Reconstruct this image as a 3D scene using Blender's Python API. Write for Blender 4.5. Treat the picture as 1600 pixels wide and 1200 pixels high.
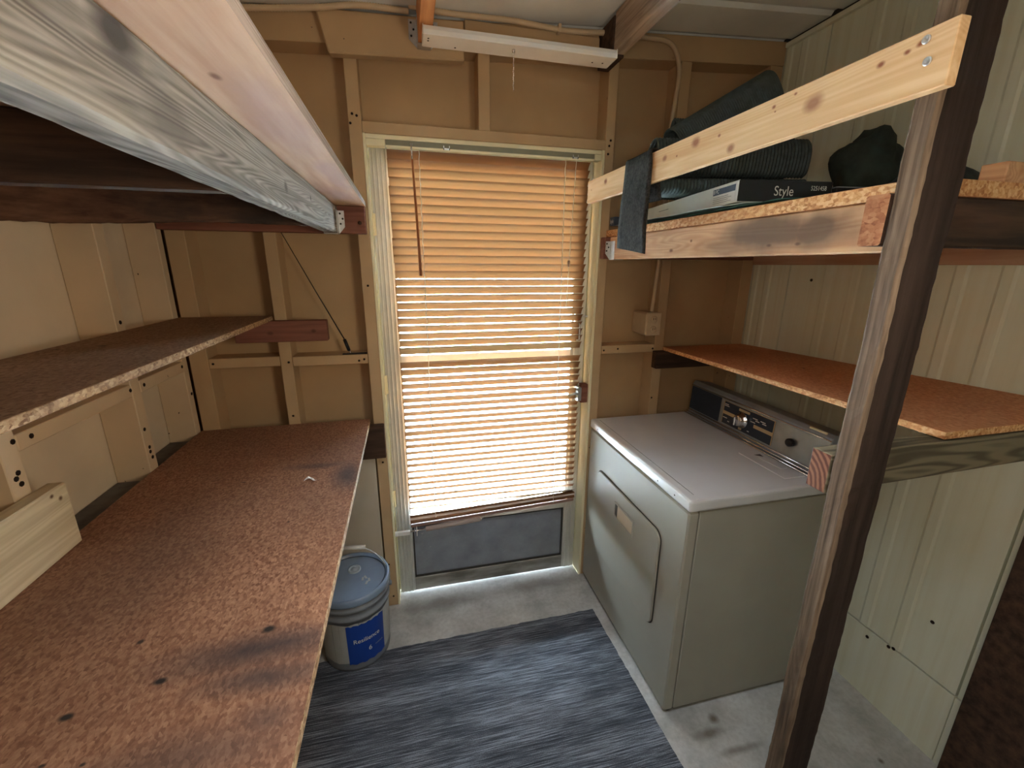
import bpy, bmesh, math, random
from mathutils import Vector, Matrix, noise
random.seed(7)
sc = bpy.context.scene
for o in list(bpy.data.objects): bpy.data.objects.remove(o)
COL = sc.collection
FZ = -0.033            # floor level (the measuring origin is 33 mm above the slab)
PI = math.pi

# ---------------------------------------------------------------- camera
def cam_axes(yaw, pitch, roll):
    y, p, r = map(math.radians, (yaw, pitch, roll))
    fw = Vector((math.sin(y)*math.cos(p), math.cos(y)*math.cos(p), -math.sin(p)))
    rt = Vector((math.cos(y), -math.sin(y), 0)); dn = fw.cross(rt)
    c, s = math.cos(r), math.sin(r)
    return c*rt+s*dn, -s*rt+c*dn, fw
rt, dn, fw = cam_axes(13.6826, 15.4716, -0.4107)
cd = bpy.data.cameras.new('camera'); cam = bpy.data.objects.new('camera', cd); COL.objects.link(cam)
m = Matrix.Identity(4)
for i in range(3):
    m[i][0] = rt[i]; m[i][1] = -dn[i]; m[i][2] = -fw[i]
m[0][3], m[1][3], m[2][3] = 0, 0, 1.55
cam.matrix_world = m
cd.sensor_fit = 'HORIZONTAL'; cd.sensor_width = 36; cd.lens = 669.7/1600*36; cd.clip_start = 0.02
sc.camera = cam

# ---------------------------------------------------------------- light and exposure
W = bpy.data.worlds.new('sky'); sc.world = W; W.use_nodes = True
bg = W.node_tree.nodes['Background']; bg.inputs[0].default_value = (0.74, 0.87, 1.0, 1); bg.inputs[1].default_value = 92.0
sd = bpy.data.lights.new('sun', 'SUN'); sd.energy = 35; sd.angle = math.radians(0.6); sd.color = (1, .93, .82)
sun = bpy.data.objects.new('sun', sd); COL.objects.link(sun)
sun.rotation_euler = Vector((-0.45, -0.62, -0.80)).to_track_quat('-Z', 'Y').to_euler()
def portal(loc, rot, sx, sy):
    l = bpy.data.lights.new('daylight_opening', 'AREA'); l.shape = 'RECTANGLE'; l.size = sx; l.size_y = sy
    l.cycles.is_portal = True
    o = bpy.data.objects.new('daylight_opening', l); COL.objects.link(o); o.location = loc; o.rotation_euler = rot
portal((.35, 2.0, 1.0), (-PI/2, 0, 0), 1.2, 2.4)
for loc, aim, e, col in (((.66, .02, 1.48), (-1, .42, -.02), 5.6, (1, .84, .64)), ((-.05, -.20, 1.56), (1, .55, .32), 3.6, (1, .86, .68))):  # added warm fill lights out of view, no lamps of the room
    ld = bpy.data.lights.new('warm_fill', 'AREA'); ld.shape = 'DISK'; ld.size = .45; ld.energy = e; ld.color = col
    lo = bpy.data.objects.new('warm_fill', ld); COL.objects.link(lo); lo.location = loc; lo.rotation_euler = Vector(aim).to_track_quat('-Z', 'Y').to_euler()
l2 = bpy.data.lights.new('overhead_fill', 'AREA'); l2.shape = 'RECTANGLE'; l2.size = .5; l2.size_y = .5; l2.energy = 4.4; l2.spread = math.radians(112); l2.color = (.80, .90, 1.0)  # added cool fill from above, out of view
o2 = bpy.data.objects.new('overhead_fill', l2); COL.objects.link(o2); o2.location = (.10, .36, 2.24); o2.rotation_euler = (0, 0, 0)
sc.view_settings.view_transform = 'Standard'; sc.view_settings.look = 'None'
sc.view_settings.gamma = 1; sc.view_settings.exposure = 0.5; sc.view_settings.use_curve_mapping = False
cy = sc.cycles
cy.use_denoising = True; cy.max_bounces = 10; cy.diffuse_bounces = 7; cy.glossy_bounces = 4
cy.transparent_max_bounces = 12; cy.transmission_bounces = 6; cy.sample_clamp_indirect = 20
cy.caustics_reflective = False; cy.caustics_refractive = False

# ---------------------------------------------------------------- materials
class NT:
    def __init__(s, name):
        s.m = bpy.data.materials.new(name); s.m.use_nodes = True; s.t = s.m.node_tree
        s.b = s.t.nodes['Principled BSDF']; s.out = s.t.nodes['Material Output']
        s.pos = s.n('ShaderNodeNewGeometry').outputs['Position']
    def n(s, t): return s.t.nodes.new(t)
    def l(s, a, b):
        if isinstance(a, (int, float)): b.default_value = a
        elif isinstance(a, tuple): b.default_value = a if len(a) == 4 or b.type == 'VECTOR' else (*a, 1)
        else: s.t.links.new(a, b)
    def vm(s, op, a, b):
        n = s.n('ShaderNodeVectorMath'); n.operation = op; s.l(a, n.inputs[0])
        if b is not None: s.l(b, n.inputs[1])
        return n.outputs['Value'] if op == 'LENGTH' else n.outputs[0]
    def ma(s, op, a, b=0., clamp=False):
        n = s.n('ShaderNodeMath'); n.operation = op; n.use_clamp = clamp; s.l(a, n.inputs[0]); s.l(b, n.inputs[1]); return n.outputs[0]
    def noise(s, vec, scale=1, detail=4, rough=.55, dist=0):
        n = s.n('ShaderNodeTexNoise'); s.l(vec, n.inputs['Vector']); n.inputs['Scale'].default_value = scale
        n.inputs['Detail'].default_value = detail; n.inputs['Roughness'].default_value = rough; n.inputs['Distortion'].default_value = dist
        return n.outputs['Fac']
    def vor(s, vec, scale):
        n = s.n('ShaderNodeTexVoronoi'); s.l(vec, n.inputs['Vector']); n.inputs['Scale'].default_value = scale
        sep = s.n('ShaderNodeSeparateColor'); s.l(n.outputs['Color'], sep.inputs[0]); return sep.outputs[0]
    def ramp(s, f, stops):
        n = s.n('ShaderNodeValToRGB'); s.l(f, n.inputs[0]); e = n.color_ramp.elements
        while len(e) < len(stops): e.new(.5)
        for i, (p, c) in enumerate(stops):
            e[i].position = p; e[i].color = (*c, 1) if isinstance(c, tuple) else (c, c, c, 1)
        return n.outputs[0]
    def mix(s, f, a, b, mode='MIX'):
        n = s.n('ShaderNodeMix'); n.data_type = 'RGBA'; n.blend_type = mode
        s.l(f, n.inputs[0]); s.l(a, n.inputs[6]); s.l(b, n.inputs[7]); return n.outputs[2]
    def mr(s, v, a, b, c=0., d=1.):
        n = s.n('ShaderNodeMapRange'); s.l(v, n.inputs[0])
        for i, x in enumerate((a, b, c, d)): n.inputs[i+1].default_value = x
        return n.outputs[0]
    def spots(s, lst, dist=.35, dscale=14, soft=.5):
        nz = s.n('ShaderNodeTexNoise'); s.l(s.pos, nz.inputs['Vector']); nz.inputs['Scale'].default_value = dscale; nz.inputs['Detail'].default_value = 5
        off = s.vm('SUBTRACT', nz.outputs['Color'], (.5, .5, .5)); off = s.vm('MULTIPLY', off, (dist*2,)*3)
        acc = None
        for (c, r, k) in lst:
            v = s.vm('SUBTRACT', s.pos, tuple(c)); v = s.vm('MULTIPLY', v, tuple(1/q for q in r)); v = s.vm('ADD', v, off)
            f = s.mr(s.vm('LENGTH', v, None), 1+soft*.3, 1-soft, 0, k)
            acc = f if acc is None else s.ma('MAXIMUM', acc, f)
        return acc
    def bump(s, h, strength=.3, dist=.002):
        n = s.n('ShaderNodeBump'); n.inputs['Strength'].default_value = strength; n.inputs['Distance'].default_value = dist
        s.l(h, n.inputs['Height']); s.l(n.outputs[0], s.b.inputs['Normal'])
    def fin(s, col, rough=.7, metal=0., spec=.3):
        s.l(col, s.b.inputs['Base Color']); s.l(rough, s.b.inputs['Roughness']); s.b.inputs['Metallic'].default_value = metal
        s.b.inputs['Specular IOR Level'].default_value = spec
        return s.m

def plain(name, c, rough=.6, metal=0., var=.06, spec=.3, scale=18, bump=0):
    t = NT(name); f = t.noise(t.pos, scale, 4)
    col = t.mix(t.mr(f, .3, .7), tuple(x*(1-var) for x in c), tuple(min(1, x*(1+var)) for x in c))
    if bump: t.bump(t.noise(t.pos, scale*8, 3), bump, .001)
    return t.fin(col, rough, metal, spec)

def wood(name, c1, c2, axis='y', along=2.5, across=55, rough=.75, knots=(), stains=(), staincol=(.02, .018, .015), contrast=(.35, .65), bump=.35, knotcol=(.16, .07, .035), rings=0., soft=.5, broad=.12, rf=130.):
    t = NT(name)
    sv = {'x': (along, across, across), 'y': (across, along, across), 'z': (across, across, along)}[axis]
    p = t.vm('MULTIPLY', t.pos, sv); fine = t.noise(p, 1, 6, .6, .08)
    p2 = t.vm('MULTIPLY', t.pos, tuple(x*.18 for x in sv)); br = t.noise(p2, 1, 4, .5, .2)
    f = fine
    if rings:
        lo = t.noise(t.vm('MULTIPLY', t.pos, tuple(11. if c_ != along else along*.45 for c_ in sv)), 1, 2, .45, .1)
        w = t.ma('SINE', t.ma('MULTIPLY', lo, rf)); w = t.mr(w, -1, 1, 0, 1)
        f = t.ma('ADD', t.ma('MULTIPLY', fine, 1-rings), t.ma('MULTIPLY', w, rings))
    col = t.ramp(f, [(contrast[0], c1), (contrast[1], c2)])
    col = t.mix(t.mr(br, .35, .7, 0, 1), col, tuple(x*(1-broad*2) for x in c2), 'MIX') if broad > .2 else t.mix(t.mr(br, .3, .7, 0, broad*2), col, tuple(x*.7 for x in c1))
    if knots: col = t.mix(t.spots(knots, .18, 30, .6), col, knotcol)
    if stains: col = t.mix(t.spots(stains, .55, 9, soft), col, staincol)
    t.bump(f, bump, .0015)
    return t.fin(col, rough, 0, .25)

def chip(name, c1, c2, c3, scale=260, rough=.8, stains=(), spots_=(), staincol=(.05, .035, .03), bump=.3, spec=.25, broad=2.2):
    t = NT(name)
    q = t.vm('MULTIPLY', t.pos, (1, .55, 1))
    v = t.vor(q, scale); n2 = t.noise(t.pos, scale*.45, 4, .7); n3 = t.noise(t.pos, broad, 5, .6)
    f = t.ma('ADD', t.ma('MULTIPLY', v, .35), t.ma('MULTIPLY', n2, .65))
    col = t.ramp(f, [(.28, c1), (.5, c2), (.75, c3)])
    col = t.mix(t.mr(n3, .35, .65, 0, .45), col, tuple(x*.62 for x in c1))
    if stains: col = t.mix(t.spots(stains, .5, 7, .8), col, staincol)
    if spots_: col = t.mix(t.spots(spots_, .3, 40, .5), col, (.02, .015, .012))
    t.bump(f, bump, .001)
    return t.fin(col, rough, 0, spec)

PAINT = (.52, .365, .205)
def paint(name, c=PAINT, chips=True, rough=.62):
    t = NT(name); n = t.noise(t.pos, 3.5, 5); col = t.mix(t.mr(n, .3, .7), tuple(x*.88 for x in c), tuple(min(1, x*1.06) for x in c))
    if chips:
        k = t.noise(t.pos, 38, 3, .5); k = t.mr(k, .735, .76, 0, 1); col = t.mix(k, col, (.07, .05, .03))
    sp = t.noise(t.vm('MULTIPLY', t.pos, (120, 120, 8)), 1, 4); t.bump(sp, .12, .001)
    return t.fin(col, rough, 0, .3)

M = {}
M['paint'] = paint('cream_paint_wood'); M['panel'] = paint('cream_paint_panel', (.49, .335, .18), False, .7); M['paintLit'] = paint('cream_paint_lit_left_wood', (.70, .55, .37)); M['panelLit'] = paint('cream_paint_lit_left_panel', (.78, .66, .49), False, .7)  # one cream paint: lit left wall paler, shaded door wall darker in colour
M['jamb'] = paint('pale_yellow_jamb_paint', (.88, .82, .56), False, .45)
M['lower'] = paint('beige_lower_panel', (.52, .46, .36), False, .6)
M['sill'] = plain('grey_ledge', (.13, .12, .11), .8, var=.3)
t = NT('concrete'); a = t.noise(t.pos, 5, 8, .65); b = t.noise(t.pos, 60, 4)
c = t.ramp(a, [(.3, (.32, .32, .30)), (.5, (.50, .50, .48)), (.7, (.64, .65, .63))]); c = t.mix(t.mr(b, .4, .7, 0, .25), c, (.2, .19, .17))
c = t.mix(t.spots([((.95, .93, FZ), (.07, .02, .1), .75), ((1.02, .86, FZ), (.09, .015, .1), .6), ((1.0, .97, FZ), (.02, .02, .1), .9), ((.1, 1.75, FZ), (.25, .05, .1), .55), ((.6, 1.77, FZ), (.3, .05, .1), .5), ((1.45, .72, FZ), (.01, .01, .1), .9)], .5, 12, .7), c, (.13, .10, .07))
t.bump(b, .25, .001); M['concrete'] = t.fin(c, t.mr(a, .3, .7, .35, .65), 0, .4)
t = NT('cream_metal_siding'); a = t.noise(t.vm('MULTIPLY', t.pos, (1, 34, 1.1)), 1, 5, .6); b = t.noise(t.pos, 2.2, 4)
c = t.ramp(a, [(.25, (.70, .70, .54)), (.55, (.78, .81, .68)), (.8, (.80, .84, .73))]); c = t.mix(t.mr(b, .42, .7, 0, .35), c, (.66, .66, .47))
M['siding'] = t.fin(c, .45, 0, .4)
M['ceil'] = plain('white_metal_roof_sheet', (.80, .84, .84), .5, 0, .08, scale=4)
M['white'] = plain('white_enamel', (.78, .78, .76), .35, 0, .03)
M['alum'] = plain('aged_aluminium', (.60, .61, .57), .42, .35, .08, scale=9)
t = NT('dirty_aluminium_kick_panel'); a = t.noise(t.pos, 7, 7, .6); c = t.ramp(a, [(.3, (.24, .27, .32)), (.7, (.38, .42, .48))]); b = t.noise(t.pos, 90, 3); M['kick'] = t.fin(t.mix(t.mr(b, .72, .76), c, (.6, .6, .6)), .45, .45, .4)
t = NT('grimy_lower_rail'); a = t.noise(t.vm('MULTIPLY', t.pos, (5, 5, 20)), 1, 6); c = t.ramp(a, [(.35, (.16, .15, .13)), (.65, (.40, .39, .36))]); M['rail_dirty'] = t.fin(c, .5, .3)
M['steel'] = plain('galvanised_steel', (.55, .56, .56), .4, .8, .12, scale=60)
M['chrome'] = plain('chrome', (.8, .8, .82), .15, 1, .02)
M['black'] = plain('black_plastic', (.015, .015, .017), .4)
M['rubber'] = plain('black_rubber', (.022, .027, .027), .75, var=.3, bump=.4, scale=40)
M['hole'] = plain('dark_hole', (.02, .012, .008), .9)
M['gap'] = plain('dark_gap', (.05, .048, .042), .8)
M['conduit'] = plain('painted_conduit', (.60, .46, .30), .55)
# blind slats: thin vinyl that lets light through
t = NT('tan_vinyl_slat'); c = t.mix(t.noise(t.vm('MULTIPLY', t.pos, (3, 60, 60)), 1, 4), (.17, .078, .034), (.22, .105, .046)); t.fin(c, .45, 0, .2)
tr = t.n('ShaderNodeBsdfTranslucent'); tr.inputs[0].default_value = (.95, .52, .20, 1)
mx = t.n('ShaderNodeMixShader'); mx.inputs[0].default_value = .014
t.l(t.b.outputs[0], mx.inputs[1]); t.l(tr.outputs[0], mx.inputs[2]); t.l(mx.outputs[0], t.out.inputs[0]); M['slat'] = t.m
M['railbrown'] = plain('brown_bottom_rail', (.30, .19, .15), .45)
M['paleslat'] = plain('sunlit_slat_and_white_paper', (.78, .72, .68), .4)  # sun on the lowest slats put into the colour; paper scrap shares it
M['cord'] = plain('white_cord', (.80, .78, .68), .7)
M['wand'] = wood('brown_wand_wood', (.22, .07, .03), (.36, .13, .05), 'z', bump=.1)
t = NT('window_glass'); g = t.n('ShaderNodeBsdfGlossy'); g.inputs['Roughness'].default_value = .02
tp = t.n('ShaderNodeBsdfTransparent'); tp.inputs[0].default_value = (.93, .96, .96, 1); fr = t.n('ShaderNodeFresnel'); fr.inputs[0].default_value = 1.45
mx = t.n('ShaderNodeMixShader'); t.l(fr.outputs[0], mx.inputs[0]); t.l(tp.outputs[0], mx.inputs[1]); t.l(g.outputs[0], mx.inputs[2]); t.l(mx.outputs[0], t.out.inputs[0]); M['glass'] = t.m
# timbers
M['greywood'] = wood('weathered_grey_timber', (.11, .095, .078), (.34, .305, .26), 'y', 1.3, 75, .8, rings=.20, rf=420., bump=.7, contrast=(.3, .68),
    knots=[((-.224, .49, 1.735), (.03, .035, .026), .95), ((-.224, 1.02, 1.70), (.02, .014, .012), .7), ((-.224, 1.27, 1.712), (.02, .008, .008), .9)], knotcol=(.05, .042, .035),
    stains=[((-.224, .56, 1.69), (.03, .05, .03), .5), ((-.224, .72, 1.665), (.03, .18, .012), .55), ((-.224, .95, 1.675), (.03, .12, .01), .4)], staincol=(.07, .06, .05))
M['ply'] = wood('plywood_underside', (.46, .27, .17), (.62, .41, .28), 'y', 2.0, 26, .75, broad=.2, stains=[((-.17, .8, 1.752), (.05, .2, .03), .45), ((-.15, 1.2, 1.752), (.03, .22, .03), .5), ((-.19, 1.5, 1.752), (.05, .15, .03), .4)], staincol=(.40, .26, .25), bump=.2,
    knots=[((-.195, .62, 1.752), (.006, .012, .01), .9)])
M['plyedge'] = wood('plywood_edge', (.13, .08, .05), (.34, .24, .17), 'y', 2, 300, .8)
M['darkwood'] = wood('dark_rough_timber', (.035, .022, .016), (.10, .055, .035), 'x', 3, 40, .85, bump=.5)
M['charred'] = wood('charred_rotten_joist', (.09, .045, .03), (.22, .12, .075), 'x', 5, 40, .9, rings=0, bump=.9, stains=[((-.62, 1.4, 1.70), (.16, .08, .08), .95), ((-.35, 1.4, 1.7), (.2, .08, .08), .8)], staincol=(.035, .03, .026))
M['redwood'] = wood('reddish_brown_timber', (.17, .065, .045), (.30, .13, .085), 'x', 3, 45, .75, knots=[((-.5, 1.75, 1.30), (.012, .02, .008), .8), ((-.35, 1.75, 1.305), (.01, .02, .008), .8)], knotcol=(.08, .03, .02))
M['rafter_orange'] = wood('orange_rafter', (.62, .27, .10), (.80, .40, .17), 'y', 2, 50, .65)
M['rafter_grey'] = wood('weathered_rafter', (.22, .16, .12), (.52, .41, .31), 'y', 2, 36, .8, rings=.10, bump=.6)
K = lambda y, z, r, k=1: ((.75, y, z), (.03, r*1.4, r), k)
M['pine'] = wood('knotty_pine_rail', (.60, .35, .165), (.76, .53, .30), 'y', 1.6, 45, .6, rings=.10, bump=.15, soft=.6,
    knots=[K(1.62, 1.856, .010), K(1.23, 1.852, .009, .8), K(1.09, 1.86, .013, .9), K(.955, 1.815, .010, .85), K(.745, 1.843, .016, .8), K(1.33, 1.84, .008, .4),
           K(1.17, 1.845, .003), K(1.00, 1.853, .004), K(.84, 1.865, .004), K(.835, 1.855, .002), K(.63, 1.86, .005), K(.592, 1.862, .004), K(.575, 1.866, .0045), K(.79, 1.872, .003), K(1.75, 1.845, .003)], knotcol=(.25, .09, .045))
M['beam'] = wood('stained_pine_beam', (.50, .26, .13), (.70, .43, .24), 'y', 2.4, 40, .7, bump=.35, rings=.15,
    stains=[((.845, .92, 1.63), (.05, .17, .05), .8), ((.845, .78, 1.63), (.05, .1, .045), .8), ((.845, 1.05, 1.60), (.05, .12, .03), .45)], staincol=(.07, .045, .03),
    knots=[((.845, 1.3, 1.60), (.03, .012, .006), .9), ((.845, 1.2, 1.625), (.03, .006, .005), .9), ((.845, .9, 1.60), (.03, .008, .004), .9), ((.845, .82, 1.60), (.03, .008, .004), .9)])
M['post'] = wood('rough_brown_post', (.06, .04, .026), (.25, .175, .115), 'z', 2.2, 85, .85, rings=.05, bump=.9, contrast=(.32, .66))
t = NT('shaded_post_side'); a = t.noise(t.vm('MULTIPLY', t.pos, (60, 60, 3)), 1, 5); M['postshade'] = t.fin(t.ramp(a, [(.3, (.018, .012, .010)), (.7, (.05, .032, .025))]), .85, 0, .15); t.bump(a, .6, .002)  # near side of the post: its shade painted into the colour
M['endgrain'] = chip('cut_end_grain', (.22, .08, .035), (.40, .17, .08), (.52, .26, .13), 180)
t = NT('ringed_end_grain'); v = t.vm('SUBTRACT', t.pos, (.77, .655, 1.12)); v = t.vm('MULTIPLY', v, (0, 1, .8)); d = t.vm('LENGTH', v, None)
d = t.ma('ADD', d, t.ma('MULTIPLY', t.noise(t.pos, 20, 3), .012)); w = t.mr(t.ma('SINE', t.ma('MULTIPLY', d, 620.)), -1, 1)
M['rings'] = t.fin(t.ramp(w, [(.3, (.10, .035, .02)), (.7, (.25, .11, .06))]), .8)
M['newpine'] = wood('pale_new_stud', (.56, .44, .27), (.76, .64, .43), 'y', 1.8, 40, .7, rings=.13, bump=.15, knots=[((-.765, 1.05, 1.05), (.02, .006, .006), 1), ((-.765, 1.03, 1.065), (.02, .006, .005), 1)], knotcol=(.12, .06, .03))
M['oldgreen'] = wood('dark_treated_timber', (.10, .085, .055), (.24, .20, .13), 'x', 2, 26, .8, rings=.4, bump=.4)
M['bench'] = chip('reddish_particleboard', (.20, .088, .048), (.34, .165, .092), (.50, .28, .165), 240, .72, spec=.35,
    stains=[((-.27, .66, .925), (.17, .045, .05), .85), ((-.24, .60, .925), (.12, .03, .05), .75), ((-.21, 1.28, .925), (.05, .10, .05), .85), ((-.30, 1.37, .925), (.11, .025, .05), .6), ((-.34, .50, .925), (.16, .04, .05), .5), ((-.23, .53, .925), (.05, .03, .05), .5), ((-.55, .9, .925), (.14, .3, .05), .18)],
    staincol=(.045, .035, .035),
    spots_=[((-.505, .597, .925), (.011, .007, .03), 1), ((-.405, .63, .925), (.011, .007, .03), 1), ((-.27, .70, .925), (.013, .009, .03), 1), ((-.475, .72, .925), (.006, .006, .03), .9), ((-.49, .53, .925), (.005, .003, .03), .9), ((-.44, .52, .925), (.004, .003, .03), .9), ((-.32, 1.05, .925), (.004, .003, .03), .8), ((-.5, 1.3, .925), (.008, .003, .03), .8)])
M['shelfboard'] = chip('brown_particleboard', (.22, .12, .07), (.38, .23, .14), (.50, .33, .21), 240, .75, spots_=[((-.70, 1.19, 1.36), (.014, .006, .03), 1), ((-.77, 1.16, 1.36), (.01, .004, .03), .8)])
M['chipedge'] = chip('raw_particleboard_edge', (.17, .09, .045), (.42, .27, .145), (.68, .50, .30), 210, .85, bump=.8)
M['orangeboard'] = chip('orange_particleboard', (.46, .185, .08), (.64, .29, .135), (.76, .40, .22), 240, .75, spots_=[((1.36, 1.2, 1.19), (.006, .006, .05), 1)], broad=1.5)
M['orangeedge'] = chip('orange_particleboard_edge', (.42, .17, .06), (.72, .38, .16), (.90, .62, .34), 200, .85, bump=.8)
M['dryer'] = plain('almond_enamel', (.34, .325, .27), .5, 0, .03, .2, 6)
M['dryertop'] = plain('almond_enamel_lit_top', (.60, .60, .60), .25, 0, .04, .5, 6)  # same enamel as the body, light on the top put into the colour
M['panelface'] = plain('brushed_dark_steel', (.40, .45, .48), .30, .8, .15, .5, 12)
M['gold'] = plain('gold_print', (.55, .42, .25), .5)
M['navy'] = plain('dark_blue', (.03, .04, .06), .3)
M['print_white'] = plain('white_print', (.8, .8, .78), .6)
M['bucket'] = plain('grey_bucket_plastic', (.20, .22, .25), .4, 0, .08)
M['bucketlid'] = plain('blue_grey_lid_plastic', (.22, .30, .42), .28, 0, .06, .5)
M['bucketpale'] = plain('pale_label_paper', (.42, .44, .43), .5)
M['blue'] = plain('blue_label_print', (.012, .055, .32), .4)
t = NT('striped_grey_carpet'); p = t.vm('MULTIPLY', t.pos, (7, 230, 1)); a = t.noise(p, 1, 5, .7, .2); b = t.noise(t.vm('MULTIPLY', t.pos, (350, 420, 1)), 1, 2); c2 = t.noise(t.vm('MULTIPLY', t.pos, (1.6, 12, 1)), 1, 3)
f = t.ma('ADD', t.ma('MULTIPLY', a, .6), t.ma('ADD', t.ma('MULTIPLY', b, .22), t.ma('MULTIPLY', c2, .25)))
c = t.ramp(f, [(.42, (.032, .036, .045)), (.53, (.09, .10, .12)), (.63, (.29, .32, .37))]); t.bump(f, .7, .004); M['carpet'] = t.fin(c, .95, 0, .1)
t = NT('charcoal_carpet_strip'); a = t.noise(t.vm('MULTIPLY', t.pos, (90, 110, 110)), 1, 5, .75); b = t.noise(t.pos, 30, 3); f = t.ma('ADD', t.ma('MULTIPLY', a, .75), t.ma('MULTIPLY', b, .25))
t.bump(f, .8, .003); M['strip'] = t.fin(t.ramp(f, [(.35, (.008, .0075, .007)), (.7, (.075, .070, .064))]), .95, 0, .1)
M['ribrubber'] = plain('ribbed_rubber', (.05, .068, .066), .6, var=.3, scale=60)
M['cardwhite'] = plain('white_carton', (.70, .72, .72), .55, 0, .04)
M['cardblack'] = plain('black_carton', (.018, .020, .024), .5)
M['cardblue'] = plain('slate_blue_print', (.07, .10, .15), .5)
M['teal'] = plain('teal_plastic_film', (.10, .26, .24), .3, 0, .5, scale=30)
M['clearfilm'] = plain('pale_plastic_film', (.55, .62, .62), .25, 0, .3, scale=30)
M['fabric'] = plain('dark_green_black_cloth', (.03, .04, .034), .85, 0, .4, scale=14)
t = NT('grass_and_path'); a = t.noise(t.pos, 3, 6); b = t.noise(t.pos, 40, 4); g = t.ramp(b, [(.3, (.10, .17, .05)), (.7, (.30, .38, .16))])
M['grass'] = t.fin(t.mix(t.mr(a, .42, .6), g, (.42, .40, .33)), .9)

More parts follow.
